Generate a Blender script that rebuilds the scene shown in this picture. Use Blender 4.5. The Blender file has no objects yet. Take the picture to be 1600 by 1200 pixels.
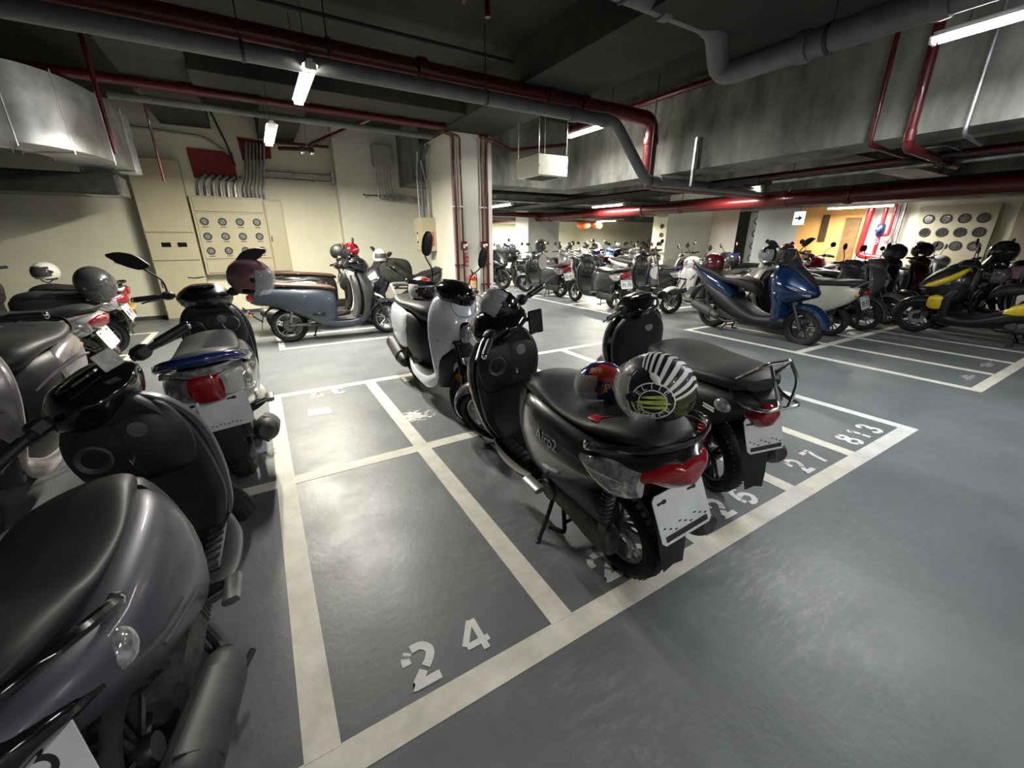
import bpy, math, random
import numpy as np
from mathutils import Vector, Matrix, Euler
PI = math.pi
random.seed(7)
scene = bpy.context.scene
COL = scene.collection

# ------------------------------------------------------------------ camera
def cam_axes(yaw, pitch, roll):
    cy, sy = math.cos(yaw), math.sin(yaw)
    f = Vector((-sy*math.cos(pitch), cy*math.cos(pitch), -math.sin(pitch)))
    r = Vector((cy, sy, 0)); u = r.cross(f)
    return f, r*math.cos(roll)+u*math.sin(roll), -r*math.sin(roll)+u*math.cos(roll)
cf, cr, cu = cam_axes(math.radians(-30.9836), math.radians(19.6313), math.radians(.0252))
cam_data = bpy.data.cameras.new('camera')
cam_data.sensor_fit = 'HORIZONTAL'; cam_data.sensor_width = 36.0
cam_data.lens = 634.15/1600*36.0
cam_data.clip_start = .02; cam_data.clip_end = 200
cam = bpy.data.objects.new('camera', cam_data); COL.objects.link(cam)
M = Matrix.Identity(4)
for i in range(3):
    M[i][0] = cr[i]; M[i][1] = cu[i]; M[i][2] = -cf[i]
M[0][3], M[1][3], M[2][3] = 0, 0, 1.5
cam.matrix_world = M
scene.camera = cam

# ------------------------------------------------------------------ world and exposure
scene.view_settings.view_transform = 'Standard'
scene.view_settings.look = 'None'
scene.view_settings.exposure = 0.66
scene.view_settings.gamma = 1.0
scene.view_settings.use_curve_mapping = False
wd = bpy.data.worlds.new('garage_air'); scene.world = wd; wd.use_nodes = True
wd.node_tree.nodes['Background'].inputs[0].default_value = (.60, .66, .75, 1)
wd.node_tree.nodes['Background'].inputs[1].default_value = .010

# ------------------------------------------------------------------ lamps (positions of every fluorescent fixture, one of them added as fill)
# x, y centre, z, length, direction ('y'/'x'), watts, colour, label
WARM = (1.0, .93, .74); COOL = (.95, .98, 1.0); NEUT = (1.0, .975, .92)
LAMPS = [
    (.72, 5.38, 2.98, 1.22, 'y', 84, NEUT, 'twin tube light under the thick red pipe, nearer of the two left of the pillar'),
    (.45, 7.25, 2.84, 1.25, 'y', 205, WARM, 'tube light close to the electrical panels, farther of the two left of the pillar'),
    (4.92, 1.05, 2.98, 1.25, 'y', 52, COOL, 'long bright tube light beside the concrete beam at the upper right'),
    (4.98, 5.78, 3.16, 1.20, 'y', 72, NEUT, 'tube light half hidden behind the grey drain pipe and red pipe elbow'),
    (8.55, 9.1, 2.36, 1.20, 'y', 110, WARM, 'small bright tube light in the far hall beside the thick red main pipe'),
    (6.0, 10.6, 2.36, 1.20, 'y', 110, NEUT, 'tube light just right of the pillar edge in the far hall'),
    (13.0, 13.9, 2.22, 1.25, 'y', 460, WARM, 'horizontal tube light deepest in the far hall'),
    (12.9, 4.9, 2.24, 1.35, 'y', 120, NEUT, 'long tube light in front of the orange wall on the right'),
    (4.92, -2.3, 2.98, 1.25, 'y', 26, COOL, 'tube light in the same row as the long bright one, behind the viewer'),
    (.72, -2.4, 2.98, 1.22, 'y', 40, NEUT, 'twin tube light behind the viewer in the row of the nearer left lamp'),
    (8.35, 5.4, 2.42, 1.20, 'y', 60, WARM, 'tube light hidden above the red main pipe over the middle bays'),
    (7.3, 14.3, 2.24, 1.20, 'y', 230, WARM, 'tube light deep in the far hall beyond the pillar edge'),
    (10.2, 14.7, 2.24, 1.25, 'y', 430, WARM, 'added tube light brightening the far cream wall, left of the deepest one'),  # extra fill lamp without a seen fixture, added to brighten the far wall
    (12.6, 9.3, 2.30, 1.20, 'y', 60, COOL, 'tube light in front of the bluish meter panel'),
]

# ------------------------------------------------------------------ mesh helpers
def cr1(p0, p1, p2, p3, t):
    return .5*((2*p1)+(-p0+p2)*t+(2*p0-5*p1+4*p2-p3)*t*t+(-p0+3*p1-3*p2+p3)*t**3)
def smooth_open(P, k):
    P = np.array(P, float)
    if k <= 1 or len(P) < 3: return P
    out = []; n = len(P)
    for i in range(n-1):
        a = P[i-1] if i > 0 else 2*P[0]-P[1]
        d = P[i+2] if i+2 < n else 2*P[-1]-P[-2]
        for j in range(k): out.append(cr1(a, P[i], P[i+1], d, j/k))
    out.append(P[-1]); return np.array(out)
def smooth_closed(P, k):
    P = np.array(P, float)
    if k <= 1: return P
    n = len(P)
    return np.array([cr1(P[i-1], P[i], P[(i+1) % n], P[(i+2) % n], j/k) for i in range(n) for j in range(k)])

class MB:
    """collects vertices and faces of ONE mesh"""
    def __init__(s): s.v = []; s.f = []
    def add(s, vs, fs):
        b = len(s.v); s.v += [tuple(map(float, q)) for q in vs]
        s.f += [tuple(b+i for i in q) for q in fs]; return s
    def tf(s, M):
        s.v = [tuple(M @ Vector(q)) for q in s.v]; return s
    def join(s, o, M=None):
        vs = o.v if M is None else [tuple(M @ Vector(q)) for q in o.v]
        return s.add(vs, o.f)
    def grid(s, rows, closed=True, caps=True):
        n = len(rows[0]); vs = [p for r in rows for p in r]; fs = []
        for i in range(len(rows)-1):
            for j in range(n if closed else n-1):
                k = (j+1) % n
                fs.append((i*n+j, i*n+k, (i+1)*n+k, (i+1)*n+j))
        if caps and closed:
            for i, rev in ((0, True), (len(rows)-1, False)):
                c = np.mean(np.array(rows[i]), axis=0); ci = len(vs); vs.append(tuple(c))
                for j in range(n):
                    k = (j+1) % n
                    fs.append((ci, i*n+k, i*n+j) if rev else (ci, i*n+j, i*n+k))
        return s.add(vs, fs)
    def loft(s, secs, ks=4, km=4, caps=True):
        A = smooth_open(np.array(secs, float).reshape(len(secs), -1), ks).reshape(-1, len(secs[0]), 3)
        return s.grid([smooth_closed(r, km) for r in A], True, caps)
    def tube(s, path, r=.01, n=8, k=4, caps=True):
        P = smooth_open(path, k) if k > 1 else np.array(path, float)
        R_ = np.full(len(P), r) if np.isscalar(r) else np.interp(np.linspace(0, 1, len(P)), np.linspace(0, 1, len(r)), r)
        T = np.gradient(P, axis=0); T /= (np.linalg.norm(T, axis=1)[:, None]+1e-9)
        up = np.array([0, 0, 1.]) if abs(T[0][2]) < .9 else np.array([1., 0, 0])
        rows = []; a = np.cross(T[0], up); a /= np.linalg.norm(a)
        for p, t, rr in zip(P, T, R_):
            a = a-t*np.dot(a, t); a /= np.linalg.norm(a)+1e-9; b = np.cross(t, a)
            rows.append([p+rr*(a*math.cos(q)+b*math.sin(q)) for q in np.linspace(0, 2*PI, n, endpoint=False)])
        return s.grid(rows, True, caps)
    def poly_tube(s, path, r, n=12, bend=.15, k=5):
        """straight runs with rounded elbows"""
        P = [np.array(p, float) for p in path]; Q = [P[0]]
        for i in range(1, len(P)-1):
            a = P[i-1]-P[i]; b = P[i+1]-P[i]; la, lb = np.linalg.norm(a), np.linalg.norm(b)
            d = min(bend, la*.45, lb*.45); p0 = P[i]+a/la*d; p1 = P[i]+b/lb*d
            for t in np.linspace(0, 1, k): Q.append((1-t)**2*p0+2*t*(1-t)*P[i]+t*t*p1)
        Q.append(P[-1]); return s.tube(Q, r, n, 1)
    def lathe(s, prof, n=32, c=(0, 0, 0), axis='y'):
        """prof: (radius, offset along axis)"""
        rows = []
        for q in np.linspace(0, 2*PI, n, endpoint=False):
            ca, sa = math.cos(q), math.sin(q)
            if axis == 'y': rows.append([(c[0]+r*ca, c[1]+h, c[2]+r*sa) for r, h in prof])
            elif axis == 'x': rows.append([(c[0]+h, c[1]+r*ca, c[2]+r*sa) for r, h in prof])
            else: rows.append([(c[0]+r*ca, c[1]+r*sa, c[2]+h) for r, h in prof])
        m = len(prof); vs = [p for r in rows for p in r]; fs = []
        for i in range(n):
            k = (i+1) % n
            for j in range(m-1): fs.append((i*m+j, k*m+j, k*m+j+1, i*m+j+1))
        return s.add(vs, fs)
    def box(s, x0, y0, z0, x1, y1, z1, b=0.0):
        if b <= 0:
            v = [(x, y, z) for x in (x0, x1) for y in (y0, y1) for z in (z0, z1)]
            return s.add(v, [(0, 1, 3, 2), (4, 6, 7, 5), (0, 4, 5, 1), (2, 3, 7, 6), (0, 2, 6, 4), (1, 5, 7, 3)])
        b = min(b, (x1-x0)*.45, (y1-y0)*.45, (z1-z0)*.45)
        def ring(z, o):
            X0, X1, Y0, Y1 = x0+o, x1-o, y0+o, y1-o; c = b*.9
            return [(X0+c, Y0, z), (X1-c, Y0, z), (X1, Y0+c, z), (X1, Y1-c, z), (X1-c, Y1, z), (X0+c, Y1, z), (X0, Y1-c, z), (X0, Y0+c, z)]
        return s.grid([ring(z0, b), ring(z0+b, 0), ring(z1-b, 0), ring(z1, b)])
    def ell(s, c, r, nu=20, nv=12, v0=-PI/2, v1=PI/2, e=1.0):
        rows = []
        for v in np.linspace(v0, v1, nv):
            cv, sv = math.cos(v), math.sin(v); cv = abs(cv)**e; sv = math.copysign(abs(sv)**e, sv)
            rr = []
            for u in np.linspace(0, 2*PI, nu, endpoint=False):
                cu_, su_ = math.cos(u), math.sin(u)
                cu_ = math.copysign(abs(cu_)**e, cu_); su_ = math.copysign(abs(su_)**e, su_)
                rr.append((c[0]+r[0]*cv*cu_, c[1]+r[1]*cv*su_, c[2]+r[2]*sv))
            rows.append(rr)
        return s.grid(rows)
    def prism(s, outline, thick, plane='xz', at=0.0):
        """extruded polygon; plane xz => thickness in y"""
        n = len(outline)
        def P(a, b, t):
            return {'xz': (a, t, b), 'xy': (a, b, t), 'yz': (t, a, b)}[plane]
        vs = [P(a, b, at-thick/2) for a, b in outline]+[P(a, b, at+thick/2) for a, b in outline]
        return s.add(vs, [tuple(range(n))[::-1], tuple(range(n, 2*n))]+[(i, (i+1) % n, n+(i+1) % n, n+i) for i in range(n)])
    def mesh(s, name, angle=42):
        me = bpy.data.meshes.new(name); me.from_pydata(s.v, [], s.f); me.validate(); 
        import bmesh
        bm = bmesh.new(); bm.from_mesh(me)
        bmesh.ops.remove_doubles(bm, verts=bm.verts, dist=1e-5)
        bmesh.ops.recalc_face_normals(bm, faces=bm.faces); bm.to_mesh(me); bm.free()
        me.polygons.foreach_set('use_smooth', [True]*len(me.polygons)); me.set_sharp_from_angle(angle=math.radians(angle))
        return me

def X(*pts): return pts
def bs(x, zb, zt, wb, wm, wt, zm=None):
    """a closed body section at station x: bottom/top heights, half widths at bottom, middle, top"""
    if zm is None: zm = zb*.45+zt*.55
    e = min(.012, (zt-zb)*.12)
    return [(x, 0, zb), (x, wb, zb+e), (x, wm, zm), (x, wt, zt-e), (x, 0, zt), (x, -wt, zt-e), (x, -wm, zm), (x, -wb, zb+e)]
def hs(z, xc, w, b, t):
    """a closed leg shield section at height z: centre x, half width, bulge, thickness"""
    o = [(xc+b, 0), (xc+b*.78, w*.5), (xc+b*.1, w*.93), (xc-t*.5, w), (xc-t, w*.9), (xc+b*.5-t, w*.45), (xc+b*.6-t, 0)]
    o = o+[(x, -y) for x, y in o[-2:0:-1]]
    return [(x, y, z) for x, y in o]

# ------------------------------------------------------------------ materials
MATS = {}
def mat(name, col, rough=.5, metal=0.0, coat=0.0, noise=0.0, nscale=8.0, bump=0.0, trans=0.0, emis=None, estr=0.0, alpha=1.0, ior=1.45, col2=None):
    if name in MATS: return MATS[name]
    m = bpy.data.materials.new(name); m.use_nodes = True; nt = m.node_tree; b = nt.nodes['Principled BSDF']
    b.inputs['Base Color'].default_value = (*col, 1); b.inputs['Roughness'].default_value = rough
    b.inputs['Metallic'].default_value = metal; b.inputs['Coat Weight'].default_value = coat
    b.inputs['Coat Roughness'].default_value = .06; b.inputs['IOR'].default_value = ior
    b.inputs['Transmission Weight'].default_value = trans; b.inputs['Alpha'].default_value = alpha
    if emis: b.inputs['Emission Color'].default_value = (*emis, 1); b.inputs['Emission Strength'].default_value = estr
    if noise or bump:
        tc = nt.nodes.new('ShaderNodeTexCoord'); n = nt.nodes.new('ShaderNodeTexNoise')
        n.inputs['Scale'].default_value = nscale; n.inputs['Detail'].default_value = 5
        nt.links.new(tc.outputs['Object'], n.inputs['Vector'])
        if noise:
            c = nt.nodes.new('ShaderNodeValToRGB'); c.color_ramp.elements[0].position = .35; c.color_ramp.elements[1].position = .65
            lo = col2 if col2 else tuple(max(0, q*(1-noise)) for q in col); hi = tuple(min(1, q*(1+noise*.5)) for q in col)
            c.color_ramp.elements[0].color = (*lo, 1); c.color_ramp.elements[1].color = (*hi, 1)
            nt.links.new(n.outputs['Fac'], c.inputs['Fac']); nt.links.new(c.outputs['Color'], b.inputs['Base Color'])
        if bump:
            bp = nt.nodes.new('ShaderNodeBump'); bp.inputs['Strength'].default_value = bump; bp.inputs['Distance'].default_value = .01
            nt.links.new(n.outputs['Fac'], bp.inputs['Height']); nt.links.new(bp.outputs['Normal'], b.inputs['Normal'])
    MATS[name] = m; return m
def paint(name, col, rough=.28, coat=.6, metal=0.0): return mat('paint_'+name, col, rough, metal, coat, noise=.06, nscale=3)

RUB = mat('tyre_rubber', (.012, .012, .013), .8, noise=.4, nscale=30, bump=.25)
PLA = mat('black_plastic', (.014, .014, .016), .48, noise=.25, nscale=14, bump=.06)
PLG = mat('dark_grey_plastic', (.045, .046, .05), .55, noise=.2, nscale=14, bump=.08)
GLO = mat('gloss_black', (.006, .006, .008), .12, coat=.7, noise=.1)
VIN = mat('seat_vinyl', (.020, .020, .021), .52, noise=.2, nscale=9, bump=.1)
BRN = mat('brown_vinyl', (.085, .045, .032), .5, noise=.2, nscale=9, bump=.1)
CHR = mat('chrome', (.75, .75, .77), .12, metal=1, noise=.05)
ALU = mat('cast_aluminium', (.34, .34, .35), .38, metal=.9, noise=.2, nscale=20)
DAL = mat('dark_rim_metal', (.07, .07, .075), .4, metal=.8, noise=.2, nscale=20)
STE = mat('engine_metal', (.09, .088, .085), .55, metal=.6, noise=.4, nscale=25, bump=.1)
RED = mat('red_lens', (.25, .006, .010), .12, coat=.9, noise=.12, nscale=25)
CLR = mat('clear_lens', (.42, .42, .43), .1, metal=.45, coat=.9, noise=.5, nscale=40)
AMB = mat('amber_reflector', (.75, .28, .02), .25, coat=.5, noise=.1)
MIR = mat('mirror_glass', (.5, .52, .53), .05, metal=1)
WPL = mat('plate_white', (.62, .66, .69), .45, noise=.08, nscale=12)
INK = mat('plate_ink', (.02, .02, .022), .6, noise=.1)
VIS = mat('clear_visor', (.75, .77, .78), .05, coat=.6, alpha=.28)
SMK = mat('smoke_visor', (.05, .05, .055), .06, coat=.8, alpha=.85)
WIN = mat('windscreen_smoke', (.03, .03, .035), .08, coat=.8, alpha=.72)

# ------------------------------------------------------------------ object helpers
def link(o, parent=None):
    COL.objects.link(o)
    if parent: o.parent = parent
    return o
def setm(o, m):
    if m is None: return
    if len(o.data.materials) == 0: o.data.materials.append(m)
    else:
        o.material_slots[0].link = 'OBJECT'; o.material_slots[0].material = m
def obj(name, mb, m, parent=None, loc=None, rot=None, angle=42):
    me = mb.mesh(name, angle) if isinstance(mb, MB) else mb
    o = bpy.data.objects.new(name, me)
    if loc is not None: o.location = loc
    if rot is not None: o.rotation_euler = rot
    link(o, parent); setm(o, m); return o
def tag(o, label=None, cat=None, group=None, kind=None):
    if label: o['label'] = label
    if cat: o['category'] = cat
    if group: o['group'] = group
    if kind: o['kind'] = kind
    return o
def thing(name, label, cat, loc=(0, 0, 0), rot=(0, 0, 0), group=None):
    o = bpy.data.objects.new(name, None); o.empty_display_size = .1; o.location = loc; o.rotation_euler = rot
    COL.objects.link(o); return tag(o, label, cat, group)
def struct(name, mb, m, label=None): return tag(obj(name, mb, m), label, None, None, 'structure')
def text_mb(body, size=.1, ext=.001, align='CENTER'):
    c = bpy.data.curves.new('lettering', 'FONT'); c.body = body; c.size = size; c.extrude = ext; c.align_x = align; c.align_y = 'CENTER'
    o = bpy.data.objects.new('lettering', c); me = bpy.data.meshes.new_from_object(o)
    mb = MB(); mb.add([v.co for v in me.vertices], [tuple(p.vertices) for p in me.polygons])
    bpy.data.objects.remove(o); bpy.data.meshes.remove(me); return mb
# ------------------------------------------------------------------ scooters
# local frame: x forward, y left, z up, rear axle above x=0, front axle above x=WB
WB = 1.30
def wheel_parts(x, R, w, rim, front, steer):
    def tyre():
        m = MB(); a = w/2; r0 = R-w*.62
        m.lathe([(r0, -a*.62), (r0+.012, -a*.95), (R-w*.30, -a*1.02), (R-w*.10, -a*.72), (R, 0), (R-w*.10, a*.72), (R-w*.30, a*1.02), (r0+.012, a*.95), (r0, a*.62), (r0, -a*.62)], 44, (x, 0, R))
        for i in range(44):      # tread blocks
            q = 2*PI*i/44
            for s in (-1, 1):
                c, sn = math.cos(q+s*.03), math.sin(q+s*.03); rr = R-w*.055
                p = Vector((x+c*rr, s*a*.45, R+sn*rr)); t = Vector((-sn, 0, c)); nrm = Vector((c, 0, sn))
                e = [p+t*.009+Vector((0, s*a*.25, 0)), p-t*.009+Vector((0, s*a*.25, 0)), p-t*.009-Vector((0, s*a*.25, 0)), p+t*.009-Vector((0, s*a*.25, 0))]
                m.add([v+nrm*.0005*(1 if k < 4 else -1) for k, v in enumerate(e+e)], [(0, 1, 2, 3), (4, 5, 1, 0), (5, 6, 2, 1), (6, 7, 3, 2), (7, 4, 0, 3)])
        return m
    def rimf():
        m = MB(); r0 = R-w*.62; a = w*.36
        m.lathe([(r0+.008, -a), (r0+.010, -a*.8), (r0-.012, -a*.7), (r0-.018, 0), (r0-.012, a*.7), (r0+.010, a*.8), (r0+.008, a)], 44, (x, 0, R))
        m.lathe([(.0, -.035), (.035, -.035), (.04, -.02), (.04, .02), (.035, .035), (.0, .035)], 20, (x, 0, R))
        n = {'five': 5, 'three': 3, 'ten': 10, 'six': 6}.get(rim, 5)
        for i in range(n):
            q = 2*PI*i/n+.3
            offs = (-.16, .16) if rim in ('five', 'three') else (0,)
            for o_ in offs:
                a0, a1 = q+o_*1.6, q+o_
                p0 = (x+.03*math.cos(a0), 0, R+.03*math.sin(a0)); p1 = (x+(r0-.012)*math.cos(a1), 0, R+(r0-.012)*math.sin(a1))
                m.tube([p0, p1], [.011, .008], 6, 1)
        return m
    def disc():
        return MB().lathe([(.05, .045), (.098, .045), (.098, .049), (.05, .049), (.05, .045)], 36, (x, 0, R))
    kids = [('rim', rimf, 'rim')]
    if front: kids.append(('brake_disc', disc, 'ALU'))
    return [('front_wheel' if front else 'rear_wheel', tyre, 'RUB', steer, kids)]
def arc_fender(x, R, a0, a1, w, r, lip=.02, n=14):
    secs = []
    for i, q in enumerate(np.linspace(math.radians(a0), math.radians(a1), n)):
        f = math.sin(PI*(i+.6)/(n+.2))**.35; ww = w*f
        pts = []
        for yy, rr in ((-1, -lip), (-.92, 0), (-.5, .016), (0, .022), (.5, .016), (.92, 0), (1, -lip), (.85, -lip), (.5, .006), (0, .012), (-.5, .006), (-.85, -lip)):
            rad = r+rr; pts.append((x+rad*math.cos(q), yy*ww, R+rad*math.sin(q)))
        secs.append(pts)
    return MB().grid(secs)

def grips():
    out = []
    for s in (1, -1):
        out.append(('grip', lambda s=s: MB().tube([(.895, s*.15, 1.035), (.865, s*.24, 1.035), (.835, s*.345, 1.03)], .012, 8, 2).tube([(.862, s*.245, 1.035), (.832, s*.355, 1.03)], [.018, .018, .021, .018], 10, 1), 'PLA', True,
                    [('bar_end', lambda s=s: MB().ell((.828, s*.362, 1.029), (.018, .012, .018), 10, 6), 'CHR')]))
        out.append(('brake_lever', lambda s=s: MB().tube([(.915, s*.17, 1.03), (.93, s*.22, 1.02), (.905, s*.33, 1.0), (.90, s*.345, .995)], [.008, .007, .006, .009], 6, 3), 'ALU', True, []))
        out.append(('switch_box', lambda s=s: MB().box(.86, s*.19-.03, 1.01, .92, s*.19+.03, 1.065, .012), 'PLA', True, []))
    return out
def mirrors(style='oval'):
    out = []
    for s in (1, -1):
        def stem(s=s): return MB().tube([(.90, s*.19, 1.05), (.895, s*.20, 1.14), (.90, s*.27, 1.21), (.905, s*.285, 1.235)], .006, 6, 4)
        def head(s=s):
            m = MB()
            if style == 'round': m.ell((.915, s*.30, 1.27), (.016, .052, .052), 20, 10)
            elif style == 'long': m.ell((.915, s*.285, 1.31), (.018, .045, .085), 18, 10, e=.75)
            elif style == 'sharp':
                m.loft([[(.90+dx, s*(.24+i*.05), 1.235+i*.018+dz) for dx, dz in ((-.01, -h), (.022, -h*.4), (.022, h*.6), (-.01, h))] for i, h in enumerate((.008, .042, .045, .034, .008))], 3, 3)
            else: m.ell((.915, s*.31, 1.265), (.018, .068, .04), 20, 10, e=.85)
            return m
        def glass(s=s):
            m = MB()
            if style == 'long': m.ell((.899, s*.285, 1.31), (.004, .037, .075), 18, 6, e=.75)
            elif style == 'round': m.ell((.901, s*.30, 1.27), (.003, .043, .043), 18, 6)
            elif style == 'sharp': m.ell((.895, s*.345, 1.27), (.003, .07, .026), 18, 6)
            else: m.ell((.899, s*.31, 1.265), (.003, .058, .031), 18, 6, e=.85)
            return m
        out.append(('mirror', head, 'mirror', True, [('mirror_stem', stem, 'PLA'), ('mirror_glass', glass, 'MIR')]))
    return out
def plate_parts(x, z, tilt=18, w=.29, h=.175, style='blank'):
    t = math.radians(tilt)
    def tf(m): return m.tf(Matrix.Translation((x, 0, z)) @ Matrix.Rotation(t, 4, 'Y'))
    def pl():
        c = .014; hw, hh = w/2, h/2
        o = [(-hw+c, -hh), (hw-c, -hh), (hw, -hh+c), (hw, hh-c), (hw-c, hh), (-hw+c, hh), (-hw, hh-c), (-hw, -hh+c)]
        return tf(MB().prism(o, .004, 'yz', 0))
    def ink():
        m = MB()
        for s in (-1, 1): m.ell((-.003, s*w*.3, h*.33), (.003, .012, .008), 8, 5); m.box(-.004, s*w*.3, h*.33-.004, -.001, s*w*.3+.03*s if s > 0 else s*w*.3+.03, h*.33+.004)
        if style == 'digits':
            for i in range(7):
                if i == 3: m.box(-.0035, -.01, -h*.12, -.001, .01, -h*.05); continue
                y = (i-3)*w*.125; hh = h*.24
                m.box(-.0035, y-.012, -h*.1-hh, -.001, y-.005, -h*.1+hh); 
                m.box(-.0035, y+.005, -h*.1-hh*(.2 if i % 2 else 1), -.001, y+.012, -h*.1+hh)
                m.box(-.0035, y-.012, -h*.1+hh*(.8 if i % 3 else -.1), -.001, y+.012, -h*.1+hh*(1 if i % 3 else .1))
        elif style == 'smudge':
            m.box(-.0035, -w*.42, -h*.44, -.001, w*.42, -h*.33)
            for i in range(9): m.ell((-.003, -w*.4+i*w*.1, -h*.28+.01*(i % 3)), (.001, .008, .003), 6, 4)
        else:
            for i in range(10): m.ell((-.003, -w*.3+i*w*.06, -h*.38+.003*(i % 3)), (.001, .006, .003), 6, 4)
        return tf(m)
    return [('number_plate', pl, 'plate', False, [('plate_lettering', ink, 'INK')])]

def common_rear(st, susp='single', muffler=True, cvt=True):
    out = []
    if cvt:
        def engine():
            m = MB()
            m.loft([[(xx, y, z) for y, z in ((.085, c-h), (.135, c-h*.8), (.15, c), (.135, c+h*.8), (.085, c+h), (.07, c))] for xx, c, h in ((-.075, .235, .03), (-.05, .235, .075), (.06, .24, .092), (.2, .255, .075), (.33, .275, .085), (.40, .28, .05))], 4, 3)
            m.lathe([(.0, .165), (.05, .163), (.055, .15)], 20, (.33, 0, .275))
            m.box(.1, -.08, .16, .5, .10, .31, .03)
            for i in range(6): m.box(.42+.02*i, -.085, .19, .428+.02*i, .09, .33)
            return m
        out.append(('engine_case', engine, 'STE', False, []))
        def airbox():
            return MB().loft([[(xx, y, z) for y, z in ((.07, .34), (.14, .33), (.165, .40), (.15, .50+d), (.08, .52+d))] for xx, d in ((-.06, -.08), (-.02, -.02), (.12, .01), (.28, 0), (.34, -.06))], 3, 3)
        out.append(('air_filter_box', airbox, 'PLA', False, []))
    if muffler:
        def muf():
            m = MB(); m.tube([(.42, -.06, .18), (.30, -.12, .15), (.15, -.16, .20)], .018, 8, 4)
            m.tube([(.20, -.165, .20), (.16, -.165, .215), (-.05, -.17, .275), (-.24, -.175, .335), (-.29, -.175, .345)], [.03, .058, .066, .064, .035], 16, 3)
            return m
        def shd():
            return MB().loft([[(xx, y, z+zz) for y, z in ((-.215, -.05), (-.242, 0), (-.215, .055), (-.175, .078), (-.18, .07), (-.21, .04), (-.23, 0), (-.21, -.04))] for xx, zz in ((.08, .24), (-.02, .268), (-.12, .297), (-.2, .32))], 3, 2)
        out.append(('muffler', muf, 'muffler', False, [('heat_shield', shd, 'PLG')]))
    for s in ((1, -1) if susp == 'twin' else (1,)):
        def shock(s=s):
            m = MB(); a = np.array([-.02, s*.125, .26]); b = np.array([-.10, s*.13, .58])
            m.tube([a, b], .012, 8, 1); m.tube([a+(b-a)*.05, a+(b-a)*.35], .02, 10, 1)
            pts = [a+(b-a)*(.3+.6*t)+.024*np.array([math.cos(t*16*PI), math.sin(t*16*PI), 0]) for t in np.linspace(0, 1, 97)]
            m.tube(pts, .0055, 5, 1); return m
        out.append(('shock_absorber', shock, 'shock', False, []))
    return out
def side_stand():
    return ('side_stand', lambda: MB().tube([(.36, .10, .22), (.33, .17, .13), (.30, .255, .03)], .011, 8, 3).ell((.295, .262, .022), (.022, .018, .022), 10, 6), 'PLA', False, [])
def centre_stand(z=0.0):
    def f():
        m = MB()
        for s in (1, -1): m.tube([(.34, s*.07, .2), (.27, s*.12, .06), (.25, s*.15, .012+z)], .011, 8, 3); m.tube([(.25, s*.15, .012+z), (.31, s*.18, .014+z)], .012, 6, 1)
        m.tube([(.28, -.115, .085), (.28, .115, .085)], .009, 6, 1); return m
    return ('centre_stand', f, 'PLA', False, [])
def fork_part(top=.66):
    def f():
        m = MB()
        for s in (1, -1):
            m.tube([(1.30, s*.075, .235), (1.27, s*.075, .30)], .024, 10, 1); m.tube([(1.28, s*.075, .28), (1.30-(top-.235)*.49, s*.075, top)], .016, 10, 1)
        m.tube([(1.30, -.085, .235), (1.30, .085, .235)], .011, 8, 1)
        m.box(1.30-(top-.235)*.49-.04, -.1, top-.03, 1.30-(top-.235)*.49+.04, .1, top+.01, .012)
        m.tube([(1.30-(top-.235)*.49, 0, top), (.96, 0, .98)], .02, 8, 1)
        return m
    def cal(): return MB().box(1.18, .04, .26, 1.24, .085, .36, .012)
    return ('front_fork', f, 'fork', True, [('brake_caliper', cal, 'caliper')])

def cowl(front_lamp=True, gauge=True, scale=1.0):
    def c():
        return MB().loft([bs(.80, .985, 1.01, .03, .05, .03), bs(.84, .95, 1.06, .07, .115, .08), bs(.93, .90, 1.095, .10, .165, .09), bs(1.02, .88, 1.09, .095, .155, .085), bs(1.09, .89, 1.05, .06, .10, .06), bs(1.12, .92, 1.01, .03, .05, .03)], 4, 4)
    kids = []
    if gauge: kids.append(('gauge', lambda: MB().ell((.90, 0, 1.082), (.055, .085, .014), 24, 8, e=.9), 'GLO'))
    if front_lamp: kids.append(('headlight', lambda: MB().loft([bs(1.045, .905, 1.055, .06, .115, .05), bs(1.085, .905, 1.045, .05, .095, .045), bs(1.118, .925, 1.02, .035, .06, .03), bs(1.13, .95, .995, .015, .02, .01)], 3, 4), 'CLR'))
    return ('handlebar_cover', c, 'cowl', True, kids)

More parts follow.
